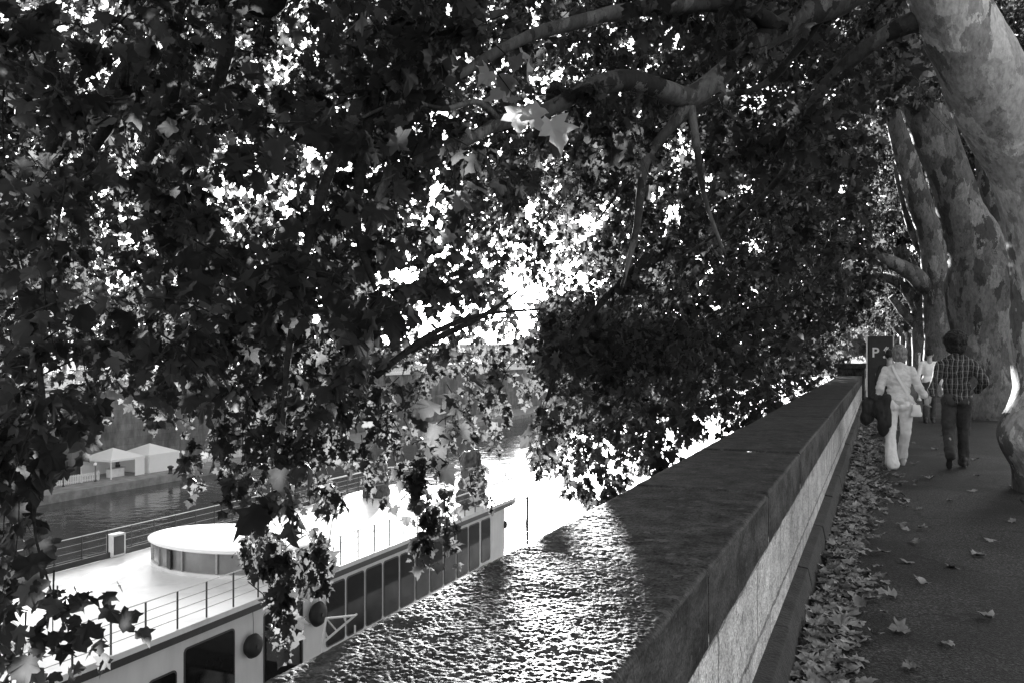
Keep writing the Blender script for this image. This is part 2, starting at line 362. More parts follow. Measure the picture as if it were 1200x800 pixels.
def wood(name, rows, m, parent, n=18, k=6, rough=0.10, seed=0, burls=()):
    """a tapering limb: rows of x, y, z, radius"""
    c = smooth_curve(rows, k); mb = MB(); mb.tube(c[:, :3], np.maximum(c[:, 3], 0.004), n)
    v = np.array(mb.v); ids = np.repeat(np.arange(len(c)), n); ax = c[ids, :3]; rad = c[ids, 3:4]
    d = v - ax
    sc = 0.55 / np.maximum(rad, .05)
    v = ax + d * (1 + rough * 1.2 * fbm(v * np.minimum(sc, 4) * 0.9, 2, seed)[:, None] + rough * 0.35 * fbm(v * 5, 2, seed + 5)[:, None])
    for (bc, br, ba) in burls:
        w = np.exp(-(((v - np.array(bc)) / br) ** 2).sum(1))[:, None]
        dn = d / np.maximum(np.linalg.norm(d, axis=1, keepdims=True), 1e-6)
        v = v + dn * w * ba
    mb.v = [tuple(x) for x in v]
    return mb.build(name, m, parent, smooth=True)

# ================================================================== SETTING
W_TOP, W_IN, W_OUT = 0.93, -0.456, -1.09
WATER = -12.3
def struct(o): o['kind'] = 'structure'; return o
def sheet(name, x0, x1, y0, y1, z, m):
    return struct(MB().add([(x0, y0, z), (x1, y0, z), (x1, y1, z), (x0, y1, z)], [(0, 1, 2, 3)]).build(name, m))
# path: a finely divided sheet, uneven
def grid_sheet(name, x0, x1, y0, y1, nx, ny, fz, m, smooth=True, ypow=1.0):
    X, Y = np.meshgrid(np.linspace(x0, x1, nx), y0 + (y1 - y0) * np.linspace(0, 1, ny) ** ypow)
    Z = fz(X, Y); v = np.stack([X, Y, Z], -1).reshape(-1, 3)
    i = np.arange(nx * ny).reshape(ny, nx)
    f = np.stack([i[:-1, :-1], i[:-1, 1:], i[1:, 1:], i[1:, :-1]], -1).reshape(-1, 4)
    return np_mesh(name, v, f, m, smooth=smooth)
struct(grid_sheet('path', -0.62, 3.6, -6, 160, 40, 400, lambda X, Y: 0.012 * fbm(np.stack([X * 1.1, Y * 0.8, X * 0], -1), 3, 3), 'asphalt', ypow=1.8))
sheet('ground', -1.1, 2500, -400, 2500, -0.20, 'ground')
sheet('road', 3.75, 14.5, -100, 400, -0.13, 'road')
struct(MB().box((3.69, 150, -0.07), (0.18, 500, 0.18)).build('kerb', 'kerb', bevel=0.01))
struct(MB().box((16.5, 150, -0.07), (4.0, 500, 0.16)).build('far_pavement', 'asphalt'))
struct(MB().box((-6.0, 300, -11.6), (9.2, 800, 2.4)).build('lower_quay', 'quay'))
sheet("river", -72, -10.0, -200, 1200, WATER, 'water')
# far bank
FBX, FWX = -70.4, -79.5
struct(MB().prism([(FBX, -150), (FBX, 1200), (FWX - 1, 1200), (FWX - 1, -150)], -14, -11.5).build('far_quay', 'quay'))
sheet('far_street', -2500, FWX - 0.45, -400, 2500, -1.6, 'ground')
# low hills closing the river far off
def hillz(X, Y): return -14 + (20 + 9 * fbm(np.stack([X / 160, Y / 160, X * 0], -1), 3, 8)) * np.clip((Y - 560) / 260, 0, 1)
struct(grid_sheet('far_hills', -1500, 700, 560, 1500, 90, 40, hillz, 'leaf_far' if False else 'ground'))

# --- riverside parapet wall beside the path
wall = thing('riverside_wall', 'long low stone wall with broad dark coping running beside the path', 'wall', (-0.8, 0, 0))
def wl(x, y, z): return (x + 0.8, y, z)
mb = MB().box(wl((W_IN - 0.025 + W_OUT + 0.06) / 2, 32, 0.345), (abs(W_OUT - W_IN) - 0.085, 76, 0.70)); mb.build('wall_body', 'travertine', wall)
# plinth, sloped, in uneven lengths
mb = MB(); y = -5.0
while y < 70:
    L = random.uniform(0.9, 1.5); a = 0.012 * random.random(); h = 0.19 + 0.02 * random.random()
    x0 = -0.378 + a
    p = [wl(-0.49, y, 0), wl(x0, y, 0), wl(x0 - 0.04, y, h), wl(-0.49, y, h + .01)]
    q = [(c[0], c[1] + L - 0.008, c[2]) for c in p]
    mb.add(p + q, [(0, 1, 2, 3), (7, 6, 5, 4), (1, 5, 6, 2), (2, 6, 7, 3), (0, 4, 5, 1), (3, 7, 4, 0)]); y += L
mb.build('plinth', 'plinth', wall, bevel=0.008)
# coping stones: finely pitted near the camera
def coping_stone(y0, y1, step, seed, zoff):
    prof = [(W_IN - 0.002, 0.695), (W_IN, 0.70), (W_IN, 0.80), (W_IN, 0.915)]
    for k in range(1, 6):
        a = k / 5 * math.pi / 2; prof.append((W_IN - 0.016 * (1 - math.cos(a)), 0.915 + 0.015 * math.sin(a)))
    nx = max(8, int((abs(W_OUT - W_IN) - 0.08) / step))
    for k in range(1, nx):
        prof.append((W_IN - 0.016 - (abs(W_OUT - W_IN) - 0.056) * k / nx, 0.93))
    for k in range(0, 6):
        a = k / 5 * math.pi / 2; prof.append((W_OUT + 0.04 - 0.04 * math.sin(a), 0.93 - 0.05 * (1 - math.cos(a))))
    prof += [(W_OUT, 0.695)]
    prof = np.array(prof); ny = max(4, int((y1 - y0) / step))
    ys = np.linspace(y0 + 0.004, y1 - 0.004, ny + 1)
    P = np.zeros((ny + 1, len(prof), 3)); P[..., 0] = prof[None, :, 0] + 0.8; P[..., 1] = ys[:, None]; P[..., 2] = prof[None, :, 1]
    top = np.clip((P[..., 2] - 0.9) / 0.03, 0, 1)
    dz = 0.004 * fbm(P * 5, 3, seed)
    if step < 0.02:
        q = P * np.array([1, 1, 0]) + 3.1
        pit = fbm(q * 85, 2, seed + 3)
        dz = dz + 0.0020 * fbm(q * 115, 2, seed + 3) + 0.0007 * vnoise(q * 270, 9) - 0.003 * np.clip(fbm(q * 55, 2, 4) - 0.4, 0, 1) + 0.0012 * fbm(q * 24, 2, 6)
    else: dz = dz + 0.002 * fbm(P * 30, 2, seed)
    P[..., 2] += dz * top + zoff * (P[..., 2] > 0.8)
    side = 1 - top
    P[..., 0] += side * 0.003 * fbm(P * 9, 3, seed + 1)
    edge = np.minimum(np.abs(ys - y0), np.abs(ys - y1))
    P[..., 2] -= (np.exp(-(edge / 0.012) ** 2) * 0.012)[:, None] * top
    m_ = len(prof); i = np.arange((ny + 1) * m_).reshape(ny + 1, m_)
    f = np.stack([i[:-1, :-1], i[:-1, 1:], i[1:, 1:], i[1:, :-1]], -1).reshape(-1, 4)
    me_o = np_mesh('coping_stone', P.reshape(-1, 3), f, 'coping', wall, smooth=True)
    me_o.data.materials.append(M['coping_face'])
    cx = P[:-1, :-1, 2].reshape(-1); cy = P[:-1, :-1, 0].reshape(-1) - 0.8
    me_o.data.polygons.foreach_set('material_index', ((cx < 0.86) & (cy > -0.7)).astype(np.int32))
    return me_o
ys = [-4.0, -1.2, 0.35, 2.5, 3.95, 5.6, 7.3, 8.9, 10.6]
for k in range(len(ys) - 1):
    coping_stone(ys[k], ys[k + 1], 0.0032 if 0 < ys[k] < 2 else 0.006 if 0 < ys[k] < 3.5 else (0.012 if 0 < ys[k] < 6 else 0.05), k * 3, 0.004 * (k % 3 - 1))
y = 10.6; k = 9
while y < 68:
    y2 = y + random.uniform(1.5, 1.9)
    if not 25 < y < 26.5: coping_stone(y, y2, 0.08, k * 3, 0.01 * random.random() - 0.004)
    y = y2; k += 1
mb = MB().box(wl((W_IN + W_OUT) / 2, 27.2, 0.56), (0.74, 0.8, 1.12)).box(wl((W_IN + W_OUT) / 2, 27.2, 1.19), (0.92, 0.98, 0.14)); mb.build('wall_pier', 'coping_face', wall, bevel=0.015)
# the face of the embankment below the wall, down to the lower quay
tag(MB().box((-1.28, 150, -5.3), (0.5, 500, 10.58)).build('embankment_wall', 'farwall'), 'tall stone embankment face below the low path wall', 'wall')

# ================================================================== LEAVES
def outline(right):
    r = np.array(right); l = r[1:-1][::-1].copy(); l[:, 0] *= -1
    return np.vstack([r, l])
def template(right, fold=0.22, droop=0.25, ctr=(0, 0.30)):
    o = outline(right); p = np.vstack([[ctr], o])
    z = fold * np.abs(p[:, 0]) - droop * (p[:, 1] - 0.3) ** 2 - 0.25 * p[:, 0] ** 2
    v = np.column_stack([p, z]); n = len(o)
    f = np.array([(0, 1 + i, 1 + (i + 1) % n) for i in range(n)])
    return v, f
T_NEAR = [template([(0, .06), (.13, 0), (.27, .07), (.45, .06), (.36, .24), (.47, .36), (.62, .50), (.44, .53), (.27, .56), (.29, .70), (.20, .77), (.10, .86), (0, 1.06)], f_, d_) for f_, d_ in ((.2, .25), (.35, .45), (.08, .15), (-.12, .5))]
T_FAR = [template([(0, .05), (.42, .05), (.33, .26), (.6, .5), (.25, .56), (.22, .78), (0, 1.05)], f_, d_) for f_, d_ in ((.25, .25), (.05, .45))]
class Leaves:
    def __init__(s): s.b = []; s.a = []; s.n = []; s.s = []; s.t = []
    def add(s, b, a, n, sz, tone): s.b.append(b); s.a.append(a); s.n.append(n); s.s.append(sz); s.t.append(tone)
    def arrays(s): return [np.concatenate(x) for x in (s.b, s.a, s.n, s.s, s.t)]
def norm(a): return a / np.maximum(np.linalg.norm(a, axis=-1, keepdims=True), 1e-9)
def build_leaves(name, arr, temps, m, parent, seed=0):
    b, a, n, sz, tone = arr
    a = norm(a); n = norm(n - a * (n * a).sum(1, keepdims=True)); sd = np.cross(a, n)
    ch = np.random.default_rng(seed).integers(0, len(temps), len(b)); V = []; F = []; T = []; off = 0
    for k, (tv, tf) in enumerate(temps):
        q = ch == k
        if not q.any(): continue
        B, A, N, S, Z, TT = b[q], a[q], n[q], sd[q], sz[q], tone[q]
        jit = np.random.default_rng(seed + k + 1).normal(0, 0.05, (len(B), len(tv), 3)) * np.array([.7, .7, .9])
        tt = tv[None] + jit
        v = B[:, None] + Z[:, None, None] * (tt[..., 0:1] * S[:, None] + tt[..., 1:2] * A[:, None] + tt[..., 2:3] * N[:, None])
        f = tf[None] + (np.arange(len(B)) * len(tv))[:, None, None] + off
        V.append(v.reshape(-1, 3)); F.append(f.reshape(-1, 3)); T.append(np.repeat(TT, len(tv))); off += len(B) * len(tv)
    return np_mesh(name, np.vstack(V), np.vstack(F), m, parent, smooth=True, tone=np.concatenate(T))

# sprays: a drooping twig with leaves set alternately along it
ALL = Leaves(); TW = []          # TW: (points, radius) of each twig
SRC = []
def spray(o, d, L, n, size, tone=1.0, twig=0.004, stem=None):
    """o start, d direction, L length"""
    d = np.array(d, float); d /= np.linalg.norm(d)
    k = 6; t = np.linspace(0, 1, k)
    bend = rng.normal(0, 0.18, 3); bend[2] = -abs(rng.normal(0.22, 0.14))
    pts = o + L * (t[:, None] * d + (t ** 2)[:, None] * bend)
    side0 = np.cross(d, rng.normal(0, 1, 3)); side0 /= max(np.linalg.norm(side0), 1e-6)
    u = np.sort(rng.uniform(0.12, 1.0, n))
    ip = np.stack([np.interp(u, t, pts[:, j]) for j in range(3)], 1)
    sg = np.where(np.arange(n) % 2 == 0, 1.0, -1.0)[:, None]
    out = norm(sg * side0 + 0.45 * d + rng.normal(0, .55, (n, 3)))
    sz = size * np.clip(rng.lognormal(0, 0.28, n), .45, 1.8)
    b = ip + out * (sz[:, None] * rng.uniform(.25, 1.0, (n, 1)))
    ax = norm(out * 0.6 + np.array([0, 0, -0.75]) + rng.normal(0, .38, (n, 3)))
    nr = norm(np.array([0, 0, 0.75]) + rng.normal(0, .65, (n, 3)))
    ALL.add(b, ax, nr, sz, tone * np.clip(rng.lognormal(0, .35, n), .4, 2.4))
    q = pts if stem is None else np.vstack([stem, pts])
    TW.append((q, twig, o))
# where the photograph has foliage: 24 x 16 cells of 50 px, 0..9
GRID = """
767888778888888899999998
887878888887888888889999
788998878888999898899999
888888778889999888999999
887888768778899999999999
899887899777679999999999
866899998887659999999999
876899998876599999999999
886899998665389999999900
985446997555389888740000
721138986462277300000000
510027853261043000000000
530014631140000000000000
431001430010000000000000
430000400000000000000000
110000100000000000000000
""".split()
G = np.array([[int(c) for c in row] for row in GRID], float)
LAM = {0: 0, 1: .12, 2: .25, 3: .42, 4: .6, 5: .8, 6: 1.1, 7: 1.6, 8: 2.7, 9: 4.6}
def lam(px, py):
    x = min(max(px / 50 - .5, 0), 22.999); y = min(max(py / 50 - .5, 0), 14.999)
    i, j = int(y), int(x); fy, fx = y - i, x - j
    L = np.vectorize(lambda q: LAM[int(q)])
    s = L(G[i:i + 2, j:j + 2])
    return (s[0, 0] * (1 - fx) + s[0, 1] * fx) * (1 - fy) + (s[1, 0] * (1 - fx) + s[1, 1] * fx) * fy
def layers(px, py):
    """(share of the cover, nearest, farthest) of the crowns seen in that direction"""
    if py >= 480 and px < 170: return [(1, 4.2, 6)]
    if py >= 440 and px < 560: return [(.05, 4, 7), (.95, 8.5, 13)]
    if px < 560 and py > 250: return [(.4, 4.8, 9), (.65, 9, 16)]
    if px < 560: return [(.6, 4.8, 8.5), (.5, 9, 17)]
    if px < 650: return [(.25, 7, 12), (.75, 13, 26)] if py < 170 else [(1.0, 14, 28)]
    if px > 1110: return [(1.0, 36, 52)]
    if px > 1035 and py > 120: return [(1.2, 36, 60)]
    if px > 1000: return [(.35, 10, 17), (.8, 24, 48)] if py < 120 else [(.9, 26, 60)]
    if py < 170: return [(.35, 7.5, 13), (.75, 14, 32)]
    return [(.6, 13, 27), (.6, 27, 46)]
STEP = 25
for gy in range(-75, 800, STEP):
    for gx in range(-75, 1275, STEP):
        cx, cy = gx + STEP / 2, gy + STEP / 2
        lm = lam(cx, cy)
        if lm <= 0: continue
        for share, d0, d1 in layers(cx, cy):
            dm = (d0 + d1) / 2; fine = dm < 12
            size = (0.112 if dm < 20 else 0.13) if dm < 30 else 0.18
            n = 26 if fine else 28
            apx = 0.27 * (size * FPX / dm) ** 2 * n
            cnt = rng.poisson(lm * share * STEP * STEP / apx)
            for _ in range(cnt):
                px, py = gx + rng.uniform(0, STEP), gy + rng.uniform(0, STEP); d = rng.uniform(d0, d1)
                p = at(px, py, d)
                if p[0] > -1.5 and p[2] < 2.9: continue
                if p[0] > 1.0 and p[1] < 24: continue
                if vnoise(p * (1.1 if fine else .55), 21) < -0.42 and rng.random() < .8: continue
                dr = np.array([rng.normal(-.25, .6), rng.normal(0, .6), rng.normal(-.35, .35)])
                if cy > 480: dr = np.array([rng.normal(0, .3), rng.normal(0, .3), -1])
                L = rng.uniform(.4, .75) if fine else rng.uniform(.7, 1.3)
                if cy > 480: L = rng.uniform(.3, .6)
                drn = dr / np.linalg.norm(dr)
                st = None
                if cy > 470 and rng.random() < .12:
                    w = rng.normal(0, .1, (3, 3)); st = p + np.array([[.4, .2, .8], [.2, .1, .55], [.05, 0, .25]]) * rng.uniform(.5, 1) + w * np.array([[1], [.7], [.4]])
                spray(p - drn * L * .5, dr, L, n, size, stem=st)
# a few sprays of paler leaves; their bright lit look is put into the tone
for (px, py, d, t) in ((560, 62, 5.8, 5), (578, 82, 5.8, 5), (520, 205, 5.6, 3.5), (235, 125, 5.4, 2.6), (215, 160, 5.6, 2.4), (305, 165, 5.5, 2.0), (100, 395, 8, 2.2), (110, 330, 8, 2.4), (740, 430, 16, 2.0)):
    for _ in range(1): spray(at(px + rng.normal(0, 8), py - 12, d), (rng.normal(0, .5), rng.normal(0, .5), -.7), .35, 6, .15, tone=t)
# the sparse hanging ends at lower left and over the boat
for (px, py, d, L, n) in ((20, 690, 4.6, .45, 12), (55, 735, 4.6, .35, 12), (35, 650, 4.8, .4, 12), (85, 690, 4.6, .35, 9), (105, 735, 4.6, .2, 5), (128, 690, 4.7, .25, 6), (15, 585, 4.6, .5, 14),
                         (60, 600, 4.7, .4, 14), (320, 700, 9.5, .5, 45), (335, 660, 9.5, .6, 60), (315, 640, 9.3, .5, 45), (328, 740, 9.5, .4, 26), (385, 665, 9.8, .5, 34), (365, 655, 9.8, .4, 24),
                         (335, 530, 3.4, .3, 10), (345, 560, 3.4, .3, 8), (500, 560, 11, .8, 60), (512, 610, 11, .7, 60), (495, 640, 11, .4, 24), (528, 640, 11, .35, 20), (470, 560, 11, .7, 40), (440, 590, 11, .4, 10), (640, 500, 9, .5, 18), (680, 570, 13, .7, 34), (700, 545, 13, .8, 40), (720, 575, 13, .6, 20)):
    p = at(px, py, d); w = rng.normal(0, .06, 3)
    spray(p + np.array([0, 0, L * .5]), (rng.normal(0, .25), rng.normal(0, .25), -1), L * (1.35 if d < 5.2 else 1), int(n * .75) if 4.5 < d < 5.2 else n, .105 if d < 5.2 else .13, stem=p + np.array([[.45, .3, L * .5 + .55], [.24, .12, L * .5 + .4], [.06, .04, L * .5 + .2]]) * np.array([rng.choice([-1, 1]) * rng.uniform(.3, 1.1), rng.normal(0, .8), rng.uniform(.6, 1.1)]) + w)
# leaf sprays added to steer the light
# boughs added in the sun's path to shade the coping
for _ in range(2600):
    hx, hy, t = rng.uniform(-1.1, -.45), rng.uniform(.3, 15), rng.uniform(9, 36)
    p = np.array([hx, hy, .93]) + t * SUN / np.linalg.norm(SUN[:2])
    px, py, d = proj(p)
    if p[2] < 1.5 or px < 636 or lam(px, py) < .7: continue
    spray(p, rng.normal(0, 1, 3), .6, 9, .15)
q0 = at(1189, 395, 19.4)  # sprays added to block a sun patch on the forked trunk
for _ in range(70):
    p = q0 + np.array([rng.normal(0, .25), 0, rng.normal(0, .45)]) + rng.uniform(11, 26) * SUN / np.linalg.norm(SUN[:2])
    if p[2] > 2.4 or p[0] < -1.6: spray(p, rng.normal(0, 1, 3), .6, 10, .15)
for _ in range(950):  # leaf cover outside the view, added to cut light from the sky
    x, y, z = rng.uniform(-8.5, 1.0), rng.uniform(-8, 34), rng.uniform(6.5, 11)
    px, py, d = proj(np.array([x, y, z]))
    if d > 1 and -60 < px < 1260 and py > -60: continue
    spray(np.array([x, y, z]), rng.normal(0, .6, 3), 1.2, 24, .22)

b, a, n, sz, tone = ALL.arrays()
# keep the lane open through which the low sun reaches the coping and the photographer's gap
def lane(b):
    t = (b[:, 2] - 0.93) / SUN[2]
    hx, hy = b[:, 0] - t * SUN[0], b[:, 1] - t * SUN[1]
    wob = 0.12 * fbm(b * 2.2, 2, 77); hx = hx + wob; hy = hy + wob * 1.5
    lit = (hx > -1.25) & (hx < -0.6) & (hy > 0.3) & (hy < 2.5 - .9 * (hx + 1.05)) & (t > 0)
    lit3 = (hx > -1.25) & (hx < -0.93) & (hy > 2.8) & (hy < 3.5) & (t > 0)
    return lit | lit3
px, py, d = proj(b)
kill = lane(b) & (rng.random(len(b)) < .72)
kill |= (((px - 628) / 15) ** 2 + ((py - 342) / 13) ** 2 < 1) & (rng.random(len(b)) < .85)
kill |= (((px - 622) / 13) ** 2 + ((py - 376) / 22) ** 2 < 1) & (rng.random(len(b)) < .85)
kill |= (b[:, 0] > -1.3) & (b[:, 2] < 2.3)
kill |= (px > 1036) & (px < 1090) & (py > 285) & (py < 425) & (d > 0) & (d < 46)
kill |= (d < 2.6) & (d > -1) & (np.abs(px - 600) < 900)
kill |= (px > 1050 + np.clip((py - 100) * .3, 0, 60)) & (d < 34) & (py > 118) & (d > 0)
kill |= (px > 1065 + py * .5) & (d < 34) & (d > 0) & (py > -80)
for x0, x1, y0, y1, pr in ((98, 212, 508, 592, .85), (532, 578, 522, 592, .75), (395, 585, 640, 712, .7), (385, 480, 590, 655, .55), (352, 425, 695, 770, .9), (150, 260, 600, 690, .6), (0, 120, 560, 600, .4)):
    kill |= (px > x0 + 12 * fbm(b * 3, 2, 31)) & (px < x1 + 12 * fbm(b * 3, 2, 32)) & (py > y0 + 10 * fbm(b * 3, 2, 33)) & (py < y1) & (d > 0) & (d < 16) & (rng.random(len(b)) < pr)
keep = ~kill
b, a, n, sz, tone = b[keep], a[keep], n[keep], sz[keep], tone[keep]

# ================================================================== PLANE TREES
ROW = [-2.5, 11.2, 23.1, 34.5, 46.0, 57.5, 69.0]
LAB = ['plane tree whose leafy boughs hang closest at the left above the boat',
       'nearest plane trunk with flaking pale bark leaning in from the right edge',
       'broad forked plane trunk directly behind the man in the plaid shirt',
       'slimmer plane tree just behind the forked trunk, leaning towards the river',
       'fourth plane tree along the path beyond the slim leaning one',
       'distant plane tree, second from last in the row by the path',
       'farthest plane tree closing the row along the path']
own = np.argmin(np.abs(b[:, 1][:, None] - (np.array(ROW) - 2.5)[None] - np.where(np.arange(7) == 0, 1.5, 0)[None]), 1)
bx = [2.3, 1.85, 2.2, 1.75, 1.9, 2.0, 2.1]
TREES = []
for k in range(7):
    TREES.append(thing('plane_tree', LAB[k], 'tree', (0, 0, 0), group='plane trees in a row along the path'))
def rows(lst, D):
    out = []
    for e in lst:
        if len(e) == 4: p = at(e[0], e[1], e[3])
        else: p = at(e[0], e[1], D)
        out.append([*p, e[2]])
    return out
# first tree in view (its foot is just outside the frame)
T1 = rows([(1262, 590, .62, 9.6), (1252, 560, .54, 9.6), (1246, 500, .47, 9.6), (1240, 400, .45, 9.6), (1232, 300, .43, 9.5), (1207, 200, .42, 9.4), (1157, 100, .41, 9.2), (1112, 0, .375, 9.0), (1066, -90, .34, 8.9), (1010, -210, .3, 8.8), (930, -360, .22, 8.6), (860, -500, .14, 8.6)], 9.6)
bc = at(1196, 508, 9.45)
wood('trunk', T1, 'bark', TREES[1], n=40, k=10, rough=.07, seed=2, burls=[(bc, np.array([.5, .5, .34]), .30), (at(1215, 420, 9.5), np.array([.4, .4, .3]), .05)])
L1 = [[(1085, -50, .3, 8.9), (1000, -8, .19, 8.7), (900, 42, .16, 8.5), (850, 82, .14, 8.4), (810, 114, .13, 8.3), (775, 104, .12, 8.1), (733, 94, .115, 7.9), (692, 104, .11, 7.7), (633, 133, .095, 7.4), (587, 144, .08, 7.2), (540, 170, .06, 7), (480, 195, .05, 6.8), (445, 245, .04, 6.7), (425, 330, .02, 6.6)],
      [(915, 36, .12, 8.5), (867, 8, .1, 8.3), (775, 8, .09, 8.0), (717, 17, .085, 7.8), (650, 33, .075, 7.5), (600, 52, .065, 7.2), (555, 78, .055, 7.0), (496, 117, .05, 6.8), (465, 180, .04, 6.7), (442, 237, .03, 6.7), (420, 300, .015, 6.7)],
      [(812, 116, .09, 8.3), (785, 150, .065, 8.3), (756, 192, .055, 8.4), (746, 267, .045, 8.5), (728, 340, .02, 8.6)],
      [(809, 120, .06, 8.3), (817, 175, .045, 8.3), (826, 233, .035, 8.5), (850, 300, .015, 8.7)],
      [(980, -2, .08, 8.7), (900, 96, .05, 9.2), (829, 120, .04, 9.6), (760, 180, .03, 10), (700, 260, .015, 10.5)],
      [(587, 144, .05, 7.2), (560, 120, .04, 7.0), (520, 128, .03, 6.8), (470, 120, .02, 6.6), (400, 150, .01, 6.5)],
      [(1120, 10, .2, 9.0), (1040, 40, .12, 9.3), (960, 110, .09, 10), (920, 200, .06, 11), (860, 260, .03, 12), (800, 300, .015, 13)]]
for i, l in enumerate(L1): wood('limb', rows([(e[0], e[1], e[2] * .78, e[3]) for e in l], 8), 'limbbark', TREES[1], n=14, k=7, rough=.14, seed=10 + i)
T2 = rows([(1158, 500, 1.0), (1157, 490, .86), (1156, 470, .78), (1155, 400, .75), (1151, 330, .76), (1143, 288, .62), (1124, 240, .49), (1097, 165, .48), (1079, 115, .5), (1058, 50, .46), (1030, -40, .4), (985, -160, .3)], 20.4)
wood('trunk', T2, 'darkbark', TREES[2], n=40, k=8, rough=.08, seed=3, burls=[(at(1132, 415, 19.7), np.array([.35, .4, .3]), .1), (at(1150, 375, 19.6), np.array([.3, .3, .3]), .08)])
wood('limb', rows([(1163, 345, .45), (1170, 290, .42), (1168, 240, .37), (1160, 190, .34), (1147, 120, .31), (1128, 30, .25), (1110, -60, .2)], 20.6), 'darkbark', TREES[2], n=18, seed=4)
wood('limb', rows([(1080, 120, .3), (1040, 105, .22), (990, 130, .16), (940, 190, .12), (920, 260, .06)], 20), 'darkbark', TREES[2], n=14, seed=41)
T3 = rows([(1101, 466, .75), (1100, 450, .56), (1099, 420, .47), (1098, 360, .45), (1093, 290, .46), (1076, 232, .42), (1056, 165, .36), (1035, 90, .3), (1010, 0, .2)], 31)
wood('trunk', T3, 'darkbark', TREES[3], n=24, k=7, rough=.08, seed=6)
wood('limb', rows([(1096, 345, .36), (1068, 320, .3), (1036, 305, .24), (990, 298, .16), (930, 310, .08)], 31), 'darkbark', TREES[3], n=14, seed=7)
wood('limb', rows([(1094, 320, .3), (1072, 270, .24), (1060, 230, .2), (1050, 190, .14)], 32), 'darkbark', TREES[3], n=14, seed=8)
for k, (D, X0) in enumerate(((42, 1081), (53, 1071), (64, 1063))):
    yb = HOR + 1550 / D; s = 31 / D
    wood('trunk', rows([(X0, yb + 3, .7), (X0, yb - 12 * s, .5), (X0 - 1, HOR - 50 * s, .45), (X0 - 8 * s, HOR - 100 * s, .42), (X0 - 30 * s, HOR - 150 * s, .36), (X0 - 60 * s, HOR - 215 * s, .3)], D), 'darkbark', TREES[4 + k], n=18, seed=50 + k)
    wood('limb', rows([(X0 - 2, HOR - 60 * s, .32), (X0 - 25 * s, HOR - 100 * s, .27), (X0 - 60 * s, HOR - 120 * s, .2), (X0 - 110 * s, HOR - 125 * s, .1)], D), 'darkbark', TREES[4 + k], n=12, seed=60 + k)
    wood('limb', rows([(X0 - 1, HOR - 40 * s, .26), (X0 - 25 * s, HOR - 60 * s, .22), (X0 - 50 * s, HOR - 90 * s, .16)], D), 'darkbark', TREES[4 + k], n=12, seed=70 + k)
# tree behind the photographer, whose boughs hang at the left
wood('trunk', [[2.5, -2.5, -.1, .62], [2.45, -2.5, .3, .5], [2.3, -2.4, 2.2, .45], [1.7, -1.9, 4.2, .4], [.4, -.9, 6, .3], [-1.4, .8, 7, .22]], 'bark', TREES[0], n=24, seed=80)
e0 = [-1.2, .6, 7, .2]
for i, l in enumerate(([(250, -90, .12, 6.4), (205, 0, .075, 6.6), (206, 75, .06, 6.7), (190, 150, .045, 6.8), (150, 230, .03, 6.8)],
                       [(330, -60, .1, 6.8), (275, 5, .06, 7), (264, 70, .05, 7), (232, 165, .035, 7), (200, 260, .02, 7)],
                       [(160, 60, .07, 7.5), (110, 140, .06, 7.4), (70, 180, .05, 7.3), (52, 230, .04, 7.2), (38, 300, .02, 7.2)],
                       [(130, 145, .05, 7.4), (80, 215, .045, 7), (45, 260, .04, 6.8), (-10, 330, .02, 6.6)],
                       [(480, -60, .09, 6.5), (450, 60, .06, 6.6), (430, 160, .05, 6.6), (418, 260, .035, 6.5), (440, 340, .02, 6.4)],
                       [(420, 120, .04, 5.6), (370, 250, .03, 5.4), (340, 400, .02, 5.2), (330, 520, .012, 5.1)],
                       [(60, 300, .03, 5.3), (45, 400, .022, 5.1), (52, 500, .015, 4.9), (40, 610, .008, 4.7), (62, 700, .005, 4.6)])):
    wood('limb', ([e0] if i < 2 or i == 4 else []) + rows(l, 6), 'twig', TREES[0], n=10, k=7, rough=.15, seed=90 + i)
# sun-side twigs in the gap
for i, l in enumerate(([(480, 410, .035, 7.5), (530, 388, .028, 7.6), (575, 365, .02, 7.8), (608, 340, .01, 8)], [(440, 440, .03, 7), (500, 395, .025, 7.2), (560, 370, .018, 7.3), (640, 362, .008, 7.4)], [(640, 470, .03, 13), (660, 420, .04, 13), (700, 360, .05, 13.5), (760, 300, .07, 14)])):
    wood('limb', rows(l, 7), 'twig', TREES[0 if i < 2 else 1], n=8, seed=110 + i)
tw_own = np.argmin(np.abs(np.array([t[2][1] for t in TW])[:, None] - (np.array(ROW) - 2.5)[None] - np.where(np.arange(7) == 0, 1.5, 0)[None]), 1)
for k in range(7):
    q = own == k
    if q.sum(): 
        dd = proj(b[q])[2]
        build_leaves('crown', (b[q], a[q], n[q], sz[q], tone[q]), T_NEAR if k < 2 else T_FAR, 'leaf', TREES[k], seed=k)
    V = []; F = []; off = 0
    for i in np.nonzero(tw_own == k)[0]:
        p, r, o = TW[i]
        if o[2] < 2.6 and o[0] > -1.5: continue
        pxs = proj(o[None]); 
        if lane(p).any(): continue
        tx, ty, td = proj(p)
        if ((tx > 60) & (tx < 240) & (ty > 470) & (ty < 700) & (td < 16)).any() and rng.random() < .8: continue
        if ((tx > 380) & (tx < 585) & (ty > 590) & (td < 16)).any() and rng.random() < .6: continue
        if pxs[0][0] > 1060 and pxs[2][0] < 34: continue
        mb = MB().tube(p, np.linspace(r * 1.6, r * .5, len(p)) * (1 if pxs[2][0] < 14 else 1.6), 4, cap=False)
        V += mb.v; F += [tuple(j + off for j in f) for f in mb.f]; off += len(mb.v)
    if V: tag(np_mesh('twigs', V, F, 'twig', TREES[k], smooth=True), kind='stuff')
print('leaves', len(b))

